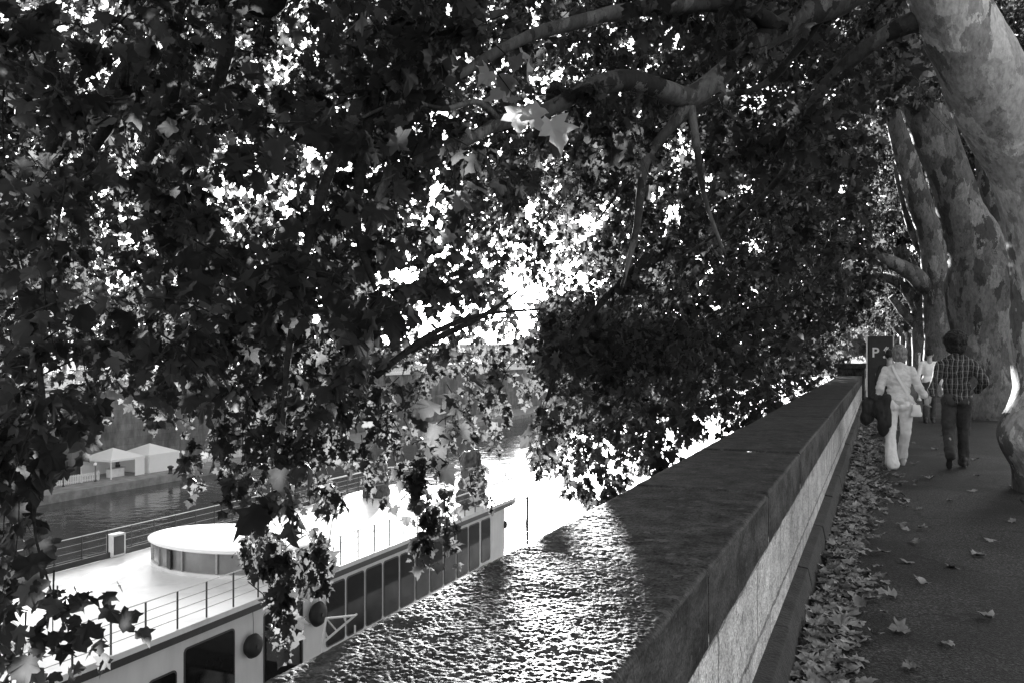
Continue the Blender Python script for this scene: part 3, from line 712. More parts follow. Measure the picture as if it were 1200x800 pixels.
# fallen leaves
def litter_arrays(P, szs):
    N = len(P); an = rng.uniform(0, 2 * math.pi, N)
    ax = np.stack([np.cos(an), np.sin(an), rng.normal(0, .18, N)], 1); nr = np.stack([rng.normal(0, .3, N), rng.normal(0, .3, N), np.ones(N)], 1)
    return P, ax, nr, szs, np.ones(N)
T_DRY = [template([(0, .06), (.13, 0), (.27, .07), (.45, .06), (.36, .24), (.47, .36), (.62, .50), (.44, .53), (.27, .56), (.29, .70), (.20, .77), (.10, .86), (0, 1.06)], f_, d_) for f_, d_ in ((.5, -.2), (.3, .5), (.7, -.5), (.2, -.4))]
N = 4600
yy = 2.2 + rng.uniform(0, 1, N) ** 1.6 * 38
wv = np.clip(.42 + .25 * fbm(np.stack([yy * .7, yy * 0, yy * 0], -1), 2, 5) - .004 * yy, .12, 1)
xx = -0.345 + np.abs(rng.normal(0, 1, N)) * wv * .55
P = np.stack([xx, yy, .02 + rng.uniform(0, .05, N) * np.exp(-(xx + .4) * 2)], 1)
tag(build_leaves('fallen_leaves', litter_arrays(P, rng.uniform(.04, .105, N)), T_DRY, 'litter', None), 'drift of curled dry leaves along the foot of the low wall', 'leaf litter', kind='stuff')
spots = [(0.15 + .02, 4.6), (.35, 5.0), (.75, 4.3), (.95, 4.2), (.6, 5.6), (1.05, 4.5), (.1, 5.9), (.25, 6.3), (.5, 6.9), (.02, 7.2), (.85, 8.1), (.3, 8.3), (1.15, 9.0), (.4, 9.4), (.7, 10.0), (.1, 10.4), (.95, 10.9), (1.3, 8.0), (.55, 11.6), (1.15, 12.2), (.2, 12.0), (1.3, 14.2), (.8, 15.3), (.5, 16.4), (1.1, 17.8), (.65, 3.9), (.3, 4.0), (.9, 3.6), (.15, 5.2), (.42, 4.25), (.28, 7.6), (.65, 7.4), (1.35, 10.2), (.0, 6.7), (.18, 6.9), (1.0, 6.6), (.45, 13.2), (1.4, 11.4)]
for i, (x, y) in enumerate(spots):
    o = build_leaves('fallen_leaf', litter_arrays(np.array([[0, 0, .012]]), np.array([rng.uniform(.07, .125)])), T_DRY, 'litter', None, seed=200 + i)
    o.location = (x, y, 0.012 * float(fbm(np.array([x * 1.1, y * .8, 0.]), 3, 3)))
    tag(o, 'curled dry plane leaf lying by itself on the dark path', 'leaf', 'single dry leaves scattered over the open path')
print('script to trees ok')
#--PART2--

# ================================================================== BOAT
def rebase(t, loc):
    """put the Empty at the thing's foot; its parts keep their place"""
    t.location = loc
    for c in [o for o in COL.objects if o.parent == t]: c.location = (-loc[0], -loc[1], -loc[2])
def ring_wall(mb, outer, z0, z1):
    n = len(outer)
    vs = [(x, y, z0) for x, y in outer] + [(x, y, z1) for x, y in outer]
    mb.add(vs, [(i, (i + 1) % n, n + (i + 1) % n, n + i) for i in range(n)])
def rrect(mb, x, th, y0, y1, z0, z1, r=0.12):
    pts = []
    for cy, cz, a0 in ((y1 - r, z1 - r, 0), (y0 + r, z1 - r, 90), (y0 + r, z0 + r, 180), (y1 - r, z0 + r, 270)):
        for k in range(5):
            a = R(a0 + k * 22.5); pts.append((cy + r * math.cos(a), cz + r * math.sin(a)))
    n = len(pts)
    vs = [(x, p[0], p[1]) for p in pts] + [(x + th, p[0], p[1]) for p in pts]
    mb.add(vs, [tuple(range(n - 1, -1, -1)), tuple(range(n, 2 * n))] + [(i, (i + 1) % n, n + (i + 1) % n, n + i) for i in range(n)])
    return mb
BC, HW, DZ = -20.95, 4.15, -5.65
def deck_outline(off=0.0):
    h = HW - off; p = []
    for k in range(0, 25):                 # rounded near end
        a = math.pi + math.pi * k / 24
        c, s = math.cos(a), math.sin(a)
        p.append((BC + h * math.copysign(abs(c) ** .75, c), 14.6 + (9.6 - off) * -abs(s) ** .9))
    for y in np.arange(16.5, 37.5, 1.05): p.append((BC + h, y))
    for k in range(0, 21):                 # squarer far end
        a = math.pi * k / 20; c, s = math.cos(a), math.sin(a)
        p.append((BC + h * math.copysign(abs(c) ** .45, c), 38 + (3.2 - off) * abs(s) ** .55))
    for y in np.arange(36.9, 15.5, -1.05): p.append((BC - h, y))
    return p
boat = thing('river_boat', 'white flat-topped river boat with long dark windows moored below the wall', 'boat')
mb = MB(); mb.prism(deck_outline(0), DZ - 0.15, DZ); mb.build('upper_deck', 'deck', boat)
mb = MB(); mb.prism(deck_outline(0.05), DZ - 0.36, DZ - 0.153); mb.build('deck_shade_band', 'trim_and_shade', boat)  # dark band under the lip: shade below the deck edge, put in as colour
cab = [(x, y) for x, y in deck_outline(0.22) if y < 38]
cab = cab + []
body = [(x, min(y, 38.6)) for x, y in deck_outline(0.22)]
u = []
for q in body:
    if not u or abs(q[0] - u[-1][0]) + abs(q[1] - u[-1][1]) > 1e-3: u.append(q)
mb = MB(); mb.prism(u, -8.7, DZ - 0.363); mb.build('cabin', 'hull', boat)
mb = MB(); mb.prism(deck_outline(-0.05), -12.9, -8.703); mb.build('hull', 'white', boat)
mb = MB(); mb.prism(deck_outline(-0.12), -9.25, -9.0); mb.build('rubbing_strake', 'rubber', boat)
XS = BC + HW - 0.22
def window(y0, y1, z0, z1):
    f = rrect(MB(), XS - 0.01, 0.03, y0, y1, z0, z1, .13).build('window', 'frame', boat)
    rrect(MB(), XS + 0.021, 0.006, y0 + .05, y1 - .05, z0 + .05, z1 - .05, .10).build('pane', 'glass', f)
window(16.2, 17.15, -8.1, -6.75); window(17.4, 19.35, -8.3, -6.3); window(20.6, 22.5, -8.5, -6.25)
window(13.9, 15.8, -8.1, -7.1)
for k in range(10): window(23.75 + k * 1.2, 23.75 + k * 1.2 + 1.1, -8.3, -6.2)
window(35.85, 36.85, -8.2, -6.2); window(37.0, 37.9, -8.2, -6.2) if False else None
# dark windows along the far side of the cabin
for y in np.arange(16.5, 36, 2.4):
    f = MB().box((BC - HW + .21, y, -7.2), (.03, 1.9, 1.5)).build('window', 'frame', boat)
    MB().box((BC - HW + .192, y, -7.2), (.006, 1.75, 1.35)).build('pane', 'glass', f)
# railing
out = deck_outline(0.10); oc = np.array(out + [out[0]])
L = np.concatenate([[0], np.cumsum(np.linalg.norm(np.diff(oc, axis=0), axis=1))])
def on_rail(s): return np.array([np.interp(s, L, oc[:, 0]), np.interp(s, L, oc[:, 1])])
mb = MB()
for k, h in enumerate((0.26, 0.5, 0.74)):
    mb.tube([(x, y, DZ + h) for x, y in oc], 0.010, 5, cap=False)
rail = mb.build('railing', 'rail', boat)
mb = MB(); mb.tube([(x, y, DZ + 0.98) for x, y in oc if True], 0.016, 6, cap=False); mb.build('top_rail', 'railtop', rail)
i0 = int(np.argmax(oc[:, 1] > 33.5)); seg = [q for q in oc if q[1] > 32.5]
mb = MB(); mb.tube([(x, y, DZ + 0.98) for x, y in seg], 0.035, 8); mb.build('handrail', 'railtop', rail)
npost = int(L[-1] / 1.05); pm = MB().box((0, 0, 0.49), (0.035, 0.035, 0.98)).build('railing_post', 'trim_and_shade', rail)
for k in range(npost):
    p = on_rail(L[-1] * k / npost)
    o = pm if k == 0 else pm.copy()
    if k: COL.objects.link(o); o.parent = rail
    o.location = (p[0], p[1], DZ)
tb = MB(); tb.box((BC - HW + .17, 24.5, DZ + .11), (.04, 24, .2)); tb.build('toe_board', 'trim_and_shade', boat)
# oval skylight on deck
sx, sy, cx, cy = 3.1, 2.05, -20.55, 23.2
mb = MB().lathe((cx, cy, DZ), [(0.98, 0.003), (0.98, 0.12), (0.955, 0.13)], 48, sx, sy); sk = mb.build('skylight', 'white', boat)
mb = MB().lathe((cx, cy, DZ), [(0.95, 0.131), (0.95, 0.80)], 48, sx, sy); mb.build('screen', 'greyglass', sk)
mb = MB().lathe((cx, cy, DZ), [(1.0, 0.80), (1.02, 0.83), (1.02, 0.87), (0.99, 0.90), (0.7, 0.97), (0.3, 1.0), (0.01, 1.01)], 64, sx, sy); mb.build('roof', 'deck', sk, smooth=False)
for k in range(14):
    a = 2 * math.pi * (k + .3) / 14
    MB().box((cx + .965 * sx * math.cos(a), cy + .965 * sy * math.sin(a), DZ + .465), (.07, .07, .67), rz=a).build('mullion', 'greymetal', sk)
a = -1.9; MB().box((cx + .962 * sx * math.cos(a), cy + .962 * sy * math.sin(a), DZ + .45), (.5, .04, .62), rz=a + math.pi / 2 - .2).build('hatch', 'black', sk)
bx_ = MB()
for yy in (-.25, .25): bx_.box((-24.95, 22.3 + yy, DZ + .42), (.3, .07, .78))
bx_.box((-24.95, 22.3, DZ + .78), (.3, .5, .07)).box((-24.95, 22.3, DZ + .06), (.3, .5, .07)); bb = bx_.build('deck_box', 'white', boat, bevel=.01)
MB().box((-24.88, 22.3, DZ + .42), (.2, .42, .64)).build('recess', 'black', bb)
# boarding stair with curved rails and a lamp at the far end
st = MB()
for dx in (-.35, .35): st.tube([(-17.3 + dx * 0 + .1, 39.1 + dx, -5.98), (-16.75, 39.2 + dx, -6.2), (-16.35, 39.3 + dx, -6.8), (-16.25, 39.4 + dx, -8.4)], .025, 6)
for z in (-7.0, -7.4, -7.8, -8.2): st.box((-16.28, 39.35, z), (.25, .75, .04))
st.build('boarding_stair', 'rail', boat)
MB().lathe((-17.08, 38.66, -6.9), [(.02, -.2), (.13, -.15), (.16, 0), (.13, .15), (.02, .2)], 12).build('end_lamp', 'black', boat, smooth=True)
rebase(boat, (BC, 25.0, WATER))
t = thing('mooring_post', 'slim dark post rising beside the far corner of the white boat', 'post')
MB().tube([(-16.15, 39.4, -12.9), (-16.15, 39.4, -5.7)], .06, 10).build('shaft', 'black', t)
MB().lathe((-16.15, 39.4, -5.70), [(.075, 0), (.075, .08), (.02, .14)], 10).build('cap', 'trim_and_shade', t); rebase(t, (-16.15, 39.4, -12.3))
for y, z, r, lab in ((19.95, -7.0, .36, 'round black fender hanging between the two widest boat windows'), (23.1, -6.95, .41, 'round black fender hanging at the start of the long row of narrow windows')):
    t = thing('round_fender', lab, 'fender', group='round fenders hung on the boat side')
    x = XS + .17; mb = MB(); mb.lathe((0, 0, 0), [(.03 * r, -.17), (.5 * r, -.16), (.85 * r, -.11), (r, 0), (.85 * r, .11), (.5 * r, .16), (.03 * r, .17)], 28); mb.v = [(x + v[2], y + v[0], z + v[1]) for v in mb.v]
    mb.build('cushion', 'rubber', t, smooth=True)
    mb = MB(); mb.lathe((0, 0, 0), [(r * .16, .165), (r * .16, .195)], 14); mb.v = [(x + v[2], y + v[0], z + v[1]) for v in mb.v]; mb.build('hub', 'trim_and_shade', t)
    MB().tube([(x, y, z + r), (x - .02, y + .03, z + r + .3), (XS + .10, y + .04, DZ - .1)], .012, 5).build('hanging_rope', 'rope', t)
    rebase(t, (x, y, z - r))
# gangway with a white triangular truss at its side
t = thing('gangway', 'white triangular truss of the gangway beside the boat window with the round fender', 'gangway')
A, B_, C_ = (-15.9, 22.2, -6.72), (-15.9, 22.0, -7.4), (-15.9, 23.8, -7.08)
tr = MB().tube([A, B_], .04, 6).tube([A, C_], .04, 6).tube([(-15.9, 21.98, -7.44), (-15.9, 23.9, -7.06)], .04, 6)
for f0, f1, a0, a1 in ((.12, .30, A, C_), ): pass
def mixp(p, q, f): return tuple(p[i] + (q[i] - p[i]) * f for i in range(3))
tr.tube([A, mixp(B_, C_, .42)], .03, 6).tube([mixp(A, C_, .6), mixp(B_, C_, .72)], .03, 6).tube([mixp(A, B_, .5), mixp(B_, C_, .16)], .03, 6)
tr.build('truss', 'railtop', t)
MB().box((-13.7, 22.9, -9.0), (6.0, 1.3, .09)).build('walkway', 'greymetal', t)
pp = MB()
for y in (22.0, 23.8): pp.tube([(-15.9, y, -8.955), (-15.9, y, -7.4)], .035, 6)
pp.build('post', 'railtop', t)
for x in (-11.2,): MB().box((x, 22.9, -9.68), (.2, 1.2, 1.26)).build('trestle', 'greymetal', t)
rebase(t, (-13.7, 22.9, -10.4))
# furniture wrapped in tied tarpaulin
def evalmesh(o):
    bpy.context.view_layer.update()
    dg = bpy.context.evaluated_depsgraph_get()
    me = bpy.data.meshes.new_from_object(o.evaluated_get(dg)); return me
def remesh(parts, voxel, smooth=4):
    """tapered capsules and ellipsoids melted into one surface"""
    bm = bmesh.new()
    for p in parts:
        if p[0] == 'e':
            _, c, r = p[:3]; rot = p[3] if len(p) > 3 else None
            g = bmesh.ops.create_icosphere(bm, subdivisions=3, radius=1)
            m = Matrix.Translation(Vector(c)) @ (rot.to_4x4() if rot is not None else Matrix.Identity(4)) @ Matrix.Diagonal((r[0], r[1], r[2], 1))
            bmesh.ops.transform(bm, matrix=m, verts=g['verts'])
        elif p[0] == 'c':
            _, a, b_, ra, rb = p
            a, b_ = Vector(a), Vector(b_); n = max(2, int((b_ - a).length / (min(ra, rb) * .5)) + 1)
            for i in range(n + 1):
                f = i / n; g = bmesh.ops.create_icosphere(bm, subdivisions=2, radius=ra + (rb - ra) * f)
                bmesh.ops.translate(bm, vec=a.lerp(b_, f), verts=g['verts'])
        elif p[0] == 'x':
            _, c, d = p; g = bmesh.ops.create_cube(bm, size=1); bmesh.ops.transform(bm, matrix=Matrix.Translation(Vector(c)) @ Matrix.Diagonal((*d, 1)), verts=g['verts'])
    me = bpy.data.meshes.new('tmp'); bm.to_mesh(me); bm.free()
    o = bpy.data.objects.new('tmp', me); COL.objects.link(o)
    q = o.modifiers.new('r', 'REMESH'); q.mode = 'VOXEL'; q.voxel_size = voxel
    if smooth: s = o.modifiers.new('s', 'SMOOTH'); s.iterations = smooth; s.factor = .5
    r = evalmesh(o); bpy.data.objects.remove(o); return r
def crumple(me, amp, sc, seed=0, st=(1, 1, 1), o=3):
    n = len(me.vertices); v = np.zeros(n * 3, np.float32); me.vertices.foreach_get('co', v); v = v.reshape(-1, 3)
    nr = np.zeros(n * 3, np.float32); me.vertices.foreach_get('normal', nr); nr = nr.reshape(-1, 3)
    v = v + nr * (amp * fbm(v * sc * np.array(st), o, seed))[:, None]
    me.vertices.foreach_set('co', v.astype(np.float32).ravel()); me.update()
    return me
for (x, y, h, w, lab, sd) in ((-18.0, 36.9, 2.6, .72, 'tall bundle wrapped in dark tarpaulin beside the curved end rail of the boat', 3), (-23.2, 36.7, 2.7, .62, 'tall dark tarpaulin bundle standing on the far side of the deck', 9)):
    t = thing('wrapped_bundle', lab, 'bundle', (x, y, DZ), group='tarpaulin bundles on the boat deck')
    me = remesh([('e', (0, 0, .35), (w, w * .85, .55)), ('e', (.05, 0, .95), (w * .98, w * .8, .6)), ('e', (0, .02, 1.5), (w * .86, w * .75, .5)), ('e', (-.08, 0, 2.05), (w * .75, w * .65, .5)), ('e', (.12, 0, 2.3), (w * .5, w * .5, .32)), ('x', (0, 0, .2), (w * 1.7, w * 1.5, .36))], .04, 5)
    crumple(me, .10, 1.8, sd); crumple(me, .06, 6, sd + 1, (1, 1, .35))
    link_mesh('tarpaulin', me, 'tarp', t, True)
    for z, r in ((.75, 1.02), (1.28, .95), (1.8, .84)):
        rp = MB(); rp.tube([(w * r * math.cos(a), w * r * .87 * math.sin(a), z + .06 * math.sin(2 * a + z)) for a in np.linspace(0, 2 * math.pi, 25)], .022, 5, cap=False); rp.build('rope', 'rope', t)

# ================================================================== FAR BANK
t = thing('river_wall', 'tall dark stone river wall on the opposite bank topped by pale parapet', 'wall')
MB().prism([(FWX - 1.0, -150), (FWX + .6, -150), (FWX + .6, 1000), (FWX - 1.0, 1000)], -11.5, -2.2).build('wall_body', 'farwall', t)
MB().box((FWX + .1, 425, -2.05), (1.5, 1150, .3)).build('ledge', 'pale_stone', t)
MB().box((FWX, 425, -1.77), (.5, 1150, .26)).box((FWX, 425, -.68), (.55, 1150, .2)).build('parapet', 'pale_stone', t)
bl = MB(); y = 20
while y < 240: bl.box((FWX, y, -1.21), (.3, .28, .86)); y += .62
while y < 1000: bl.box((FWX, y + 2, -1.21), (.3, 4, .86)); y += 4.6
tag(bl.build('balusters', 'pale_stone', t), kind='stuff')
rebase(t, (FWX, 200, -11.5))
# market tents
for k, (y, lab) in enumerate(((67.0, 'white peaked tent with open front on the far quay'), (72.0, 'closed white tent with plain side wall on the far quay'))):
    t = thing('market_tent', lab, 'tent', (-75.4, y, -11.5), group='white tents on the far quay')
    w = 2.25; cp = MB().add([(-w, -w, 2.0), (w, -w, 2.0), (w, w, 2.0), (-w, w, 2.0), (0, 0, 3.0), (-w, -w, 1.78), (w, -w, 1.78), (w, w, 1.78), (-w, w, 1.78), (0, 0, 2.9)],
                       [(0, 1, 4), (1, 2, 4), (2, 3, 4), (3, 0, 4), (0, 1, 6, 5), (1, 2, 7, 6), (2, 3, 8, 7), (3, 0, 5, 8)]); cp.build('canopy', 'tentcloth', t)
    for a, b_ in ((-1, -1), (1, -1), (1, 1), (-1, 1)): MB().box((a * 2.15, b_ * 2.15, .9), (.1, .1, 1.8)).build('leg', 'white', t)
    sd = MB().box((-2.2, 0, .9), (.03, 4.2, 1.76))
    if k: sd.box((2.2, 0, .9), (.03, 4.2, 1.76)).box((0, 2.2, .9), (4.2, .03, 1.76)).box((0, -2.2, .9), (4.2, .03, 1.76))
    else: MB().box((2.2, 1.5, .9), (.03, 1.2, 1.76)).build('side_wall', 'tentcloth', t)
    sd.build('side_wall', 'tentcloth', t)
t = thing('market_counter', 'small pale counter under the open white tent', 'counter', (-74.6, 66.6, -11.5))
MB().box((0, 0, .45), (.6, 1.8, .9)).build('front', 'white', t, bevel=.02); MB().box((0, 0, .93), (.75, 2.0, .05)).build('top', 'greymetal', t); MB().box((-.1, .4, 1.1), (.3, .4, .28)).build('till', 'black', t, bevel=.02)
for y0, y1, lab in ((44.0, 64.0, 'white picket fence along the far quay left of the tents'), (75.2, 92.0, 'white picket fence along the far quay right of the tents')):
    t = thing('picket_fence', lab, 'fence', (-74.0, y0, -11.5), group='white fences on the far quay')
    pk = MB(); y = 0
    while y < y1 - y0: pk.box((0, y, .5), (.03, .11, .86)); y += .2
    tag(pk.build('pickets', 'white', t), kind='stuff')
    rl = MB()
    for z in (.25, .8): rl.box((-.04, (y1 - y0) / 2, z), (.04, y1 - y0, .08))
    rl.build('rail', 'white', t)
    for y in np.arange(0, y1 - y0 + .1, 2.0): MB().box((-.1, y, .52), (.1, .1, 1.04)).build('post', 'white', t)
for k, (y, lab) in enumerate(((56.0, 'globe lamp post on the far quay, farthest left of three'), (59.5, 'globe lamp post on the far quay, middle of three'), (63.2, 'globe lamp post on the far quay next to the open tent'))):
    t = thing('globe_lamp', lab, 'lamp post', (-73.6, y, -11.5), group='globe lamps on the far quay')
    MB().lathe((0, 0, 0), [(.12, 0), (.12, .1), (.05, .18), (.04, 1.55), (.08, 1.6)], 10).build('post', 'black', t)
    MB().lathe((0, 0, 1.78), [(.03, -.19), (.14, -.14), (.19, 0), (.14, .14), (.03, .19)], 14).build('globe', 'globe', t, smooth=True)
t = thing('bollard', 'squat dark mooring bollard on the edge of the far quay', 'bollard', (-70.9, 70.6, -11.5))
MB().lathe((0, 0, 0), [(.32, 0), (.22, .1), (.2, .55), (.34, .68), (.34, .8), (.1, .9)], 14).build('shaft', 'black', t, smooth=True)
# car on the far street
t = thing('parked_car', 'pale car parked behind the parapet of the far bank', 'car', (-81.6, 71.8, -1.6))
pr = [(-2.1, .28), (2.1, .28), (2.15, .62), (2.0, .82), (1.15, .93), (-1.8, .95), (-2.12, .8), (-2.15, .5)]
def side(mb, prof, hw, inset=0):
    n = len(prof); mb.add([(-hw, y, z) for y, z in prof] + [(hw, y, z) for y, z in prof], [tuple(range(n)), tuple(range(2 * n - 1, n - 1, -1))] + [(i, n + i, n + (i + 1) % n, (i + 1) % n) for i in range(n)]); return mb
side(MB(), pr, .85).build('body', 'carpaint', t, bevel=.04)
side(MB(), [(1.1, .935), (-1.75, .955), (-1.3, 1.36), (.35, 1.36)], .70).build('window_band', 'glass', t, bevel=.02)
side(MB(), [(.42, 1.365), (-1.35, 1.365), (-1.15, 1.45), (.2, 1.45)], .71).build('roof', 'carpaint', t, bevel=.02)
for a in (-1, 1):
    for y in (-1.3, 1.3):
        w = MB().lathe((0, 0, 0), [(.31, -.1), (.31, .1)], 18); w.v = [(v[2] + a * .8, v[0] + y, v[1] + .31) for v in w.v]; w.build('wheel', 'rubber', t)
# trees of the far street and bushes farther along
def far_tree(x, y, z, h, rad, n, lab, grp, name='bank_tree', sz=.55):
    t = thing(name, lab, 'tree', (x, y, z), group=grp)
    lean = rng.normal(0, .5, 2)
    if h > 5:
        wood('trunk', [[0, 0, -.1, .4], [0, 0, .4, .3], [lean[0] * .4, lean[1] * .4, h * .35, .25], [lean[0], lean[1], h * .75, .12]], 'bark', t, n=10, seed=int(rng.integers(99)))
        for q in range(5):
            a_ = rng.uniform(0, 6.28); wood('limb', [[lean[0] * .4, lean[1] * .4, h * .33, .14], [rad * .4 * math.cos(a_), rad * .4 * math.sin(a_), h * .55, .09], [rad * .8 * math.cos(a_), rad * .8 * math.sin(a_), h * .7, .03]], 'bark', t, n=7, seed=q)
    nc = max(10, int(n / 45)); u_ = norm(rng.normal(0, 1, (nc, 3))); c = u_ * (rng.uniform(.35, 1, (nc, 1)) ** .6) * np.array([rad, rad, h * .38]) + np.array([lean[0], lean[1], h * .62])
    c = c[c[:, 2] > .12 * h]
    k = rng.integers(0, len(c), n); P_ = c[k] + rng.normal(0, 1, (n, 3)) * np.array([.8, .8, .55]) * rad * .22
    ax = norm(rng.normal(0, 1, (n, 3)) + np.array([0, 0, -.5])); nr = norm(rng.normal(0, .7, (n, 3)) + np.array([0, 0, .8]))
    build_leaves('crown', (P_, ax, nr, sz * rng.uniform(.5, 1.3, n), np.clip(rng.lognormal(0, .3, n), .5, 2)), T_FAR, 'leaf_far', t, seed=int(y))
FARL = ['far bank tree behind the tents at the far left', 'far bank tree standing by the parked pale car', 'far bank tree right of the parked car']
for i, y in enumerate((36, 44.5, 53, 61.5, 69.5, 78, 87, 96, 106)):
    far_tree(-84.5 + rng.normal(0, .6), y, -1.6, rng.uniform(11.5, 14), rng.uniform(4.2, 5.2), 3600,
             'leafy tree on the far bank above the river wall, number %s' % '' if False else ['leafy tree on the far bank, farthest left of its row', 'leafy far bank tree second from the left end', 'far bank tree left of the gap over the parked car', 'far bank tree just left of the parked pale car', 'far bank tree standing right behind the parked car', 'far bank tree just right of the parked pale car', 'far bank tree third from the right end of its row', 'far bank tree second from the right end', 'rightmost tall tree of the far bank row'][i], 'trees on the far bank')
for i, y in enumerate((118, 127, 137, 149, 163, 180, 200, 225)):
    far_tree(-83 + rng.normal(0, 1), y, -1.6, 4.2, 4.5, 900, ['low bush beyond the last tall far bank tree', 'low far bank bush, second past the tall trees', 'low far bank bush, third past the tall trees', 'low far bank bush left of the sun gap', 'low far bank bush under the sun gap', 'low far bank bush right of the sun gap', 'low far bank bush, second from last', 'low far bank bush, most distant of its line'][i], 'low bushes on the far bank', 'bank_bush', .6)

for i, (x, y, lab) in enumerate(((-3.5, 112, 'leafy tree closing the far end of the path on the river side'), (2.5, 118, 'leafy tree closing the far end of the path in the middle'), (8.5, 116, 'leafy tree closing the far end of the path on the street side'))):
    far_tree(x, y, -.1, 13, 5.5, 4200, lab, 'trees at the far end of the path', 'path_end_tree', .6)
for i, (x, y, lab) in enumerate(((-7.5, 99, 'dense bush at the far end of the path on the river side'), (-2.6, 96, 'dense bush at the far end of the path by the wall'), (2.4, 98, 'dense bush closing the middle of the far end of the path'), (7.6, 97, 'dense bush at the far end of the path on the street side'))):
    far_tree(x, y, -.1, 4.9, 3.4, 1900, lab, 'bushes at the far end of the path', 'path_end_bush', .5)
# ================================================================== PARKING MACHINE AND POSTS
t = thing('parking_machine', 'dark upright parking machine with white letter P beside the wall', 'parking machine', (0.03, 24.9, 0), rz=-.12)
MB().box((0, 0, 1.02), (.62, .28, 1.98)).build('body', 'black', t, bevel=.02)
MB().box((0, 0, .03), (.74, .4, .06)).build('base', 'greymetal', t)
MB().box((-.335, .0, 1.03), (.035, .30, 2.0)).build('edge_strip', 'railtop', t)
MB().box((0, -.145, 1.55), (.56, .012, .75)).build('sign_panel', 'trim_and_shade', t)
MB().box((0.03, -.147, .85), (.3, .014, .35)).build('coin_panel', 'greymetal', t)
def text(body, size, name, parent, loc, m):
    cu = bpy.data.curves.new(name, 'FONT'); cu.body = body; cu.size = size; cu.extrude = .004; cu.align_x = 'CENTER'; cu.offset = .006
    o = bpy.data.objects.new('tmp', cu); COL.objects.link(o); me = evalmesh(o); bpy.data.objects.remove(o)
    o = link_mesh(name, me, m, parent); o.location = loc; o.rotation_euler = (R(90), 0, 0); return o
text('P', .36, 'letter', t, (-.12, -.158, 1.46), 'pink')
pg = MB()   # pictogram: a hand dropping a coin
pg.lathe((0, 0, 0), [(.035, 0), (.035, .01)], 12); pg.v = [(v[0] + .10, -.155 - v[2], v[1] + 1.46) for v in pg.v]
for (x0, z0, x1, z1) in ((.20, 1.72, .13, 1.60), (.16, 1.73, .09, 1.63), (.24, 1.66, .16, 1.55), (.12, 1.70, .2, 1.64)):
    pg.tube([(x0, -.158, z0), (x1, -.158, z1)], .018, 6)
pg.build('pictogram', 'pink', t)
t = thing('thin_post', 'thin pale metal post at the foot of the slim leaning tree', 'post', (1.2, 31.2, 0))
MB().lathe((0, 0, 0), [(.06, 0), (.06, .05), (.03, .08), (.03, 1.5)], 10).build('shaft', 'railtop', t); MB().lathe((0, 0, 1.5), [(.045, 0), (.045, .06), (.01, .09)], 10).build('cap', 'greymetal', t)

# ================================================================== PEOPLE
def capchain(pts, rs): return [('c', pts[i], pts[i + 1], rs[i], rs[i + 1]) for i in range(len(pts) - 1)]
def hand(w, d, side, curl=.6):
    """palm, four unequal curled fingers and a thumb; w wrist, d direction of the fingers, side +1 right"""
    w = Vector(w); d = Vector(d).normalized(); f = Vector((0, 1, 0)); f = (f - d * f.dot(d)).normalized(); s = d.cross(f) * -side
    p = [('c', w, w + d * .085, .026, .034), ('c', w + d * .05 + f * .018, w + d * .088 + f * .028, .022, .016), ('c', w + d * .05 - f * .018, w + d * .088 - f * .026, .022, .015)]
    inw = -s * curl
    for k, (o, l) in enumerate(((.030, .072), (.011, .082), (-.009, .077), (-.028, .06))):
        b0 = w + d * .085 + f * o; b1 = b0 + (d + inw * .35).normalized() * l * .45; b2 = b1 + (d * .8 + inw).normalized() * l * .32; b3 = b2 + (d * .35 + inw * 1.2).normalized() * l * .25
        p += capchain([b0, b1, b2, b3], [.0105, .0095, .0085, .0075])
    t0 = w + d * .02 + f * .024; t1 = t0 + (d * .6 + f * .8 + inw * .3).normalized() * .045; t2 = t1 + (d + f * .25 + inw * .4).normalized() * .034
    return p + capchain([t0, t1, t2], [.015, .0115, .009])
def head(c, r=1.0, turn=0):
    c = Vector(c); m = Matrix.Rotation(turn, 3, 'Z')
    def q(x, y, z): return c + m @ Vector((x, y, z)) * r
    return [('e', q(0, -.01, .02), (.077 * r, .096 * r, .112 * r)), ('e', q(0, .035, -.045), (.056 * r, .06 * r, .07 * r)), ('c', q(0, .085, .005), q(0, .112, -.03), .012 * r, .017 * r),
            ('e', q(.078, -.01, -.01), (.012 * r, .024 * r, .034 * r)), ('e', q(-.078, -.01, -.01), (.012 * r, .024 * r, .034 * r)), ('c', q(-.022, .085, -.065), q(.022, .085, -.065), .01 * r, .01 * r),
            ('c', q(-.035, .078, .03), q(.035, .078, .03), .014 * r, .014 * r), ('e', q(0, .07, -.095), (.03 * r, .025 * r, .022 * r)), ('c', q(0, -.02, -.08), q(0, -.035, -.19), .056 * r, .06 * r)]
def eyes(parent, c, r=1.0):
    for s in (-1, 1): MB().lathe((c[0] + s * .032 * r, c[1] + .079 * r, c[2] + .008 * r), [(.002, -.011), (.011, 0), (.002, .011)], 10).build('eye', 'black', parent, smooth=True)
def shoe(parent, heel, yaw, pitch, L, m, heelh=.012, name='shoe'):
    """toe points along +Y turned by yaw; pitch lifts the heel"""
    me = remesh([('e', (0, L * .10, .045), (.034, .055, .045)), ('e', (0, L * .42, .04), (.037, L * .3, .04)), ('e', (0, L * .68, .032), (.045, L * .28, .03)), ('c', (0, L * .08, .05), (0, L * .06, .11), .038, .042), ('x', (0, L * .42, .008), (.062, L * .92, .016))], .010, 3)
    o = link_mesh(name, me, m, parent, True)
    o.matrix_local = Matrix.Translation(Vector(heel)) @ Matrix.Rotation(yaw, 4, 'Z') @ Matrix.Translation((0, L * .75, 0)) @ Matrix.Rotation(-pitch, 4, 'X') @ Matrix.Translation((0, -L * .75, 0)); return o

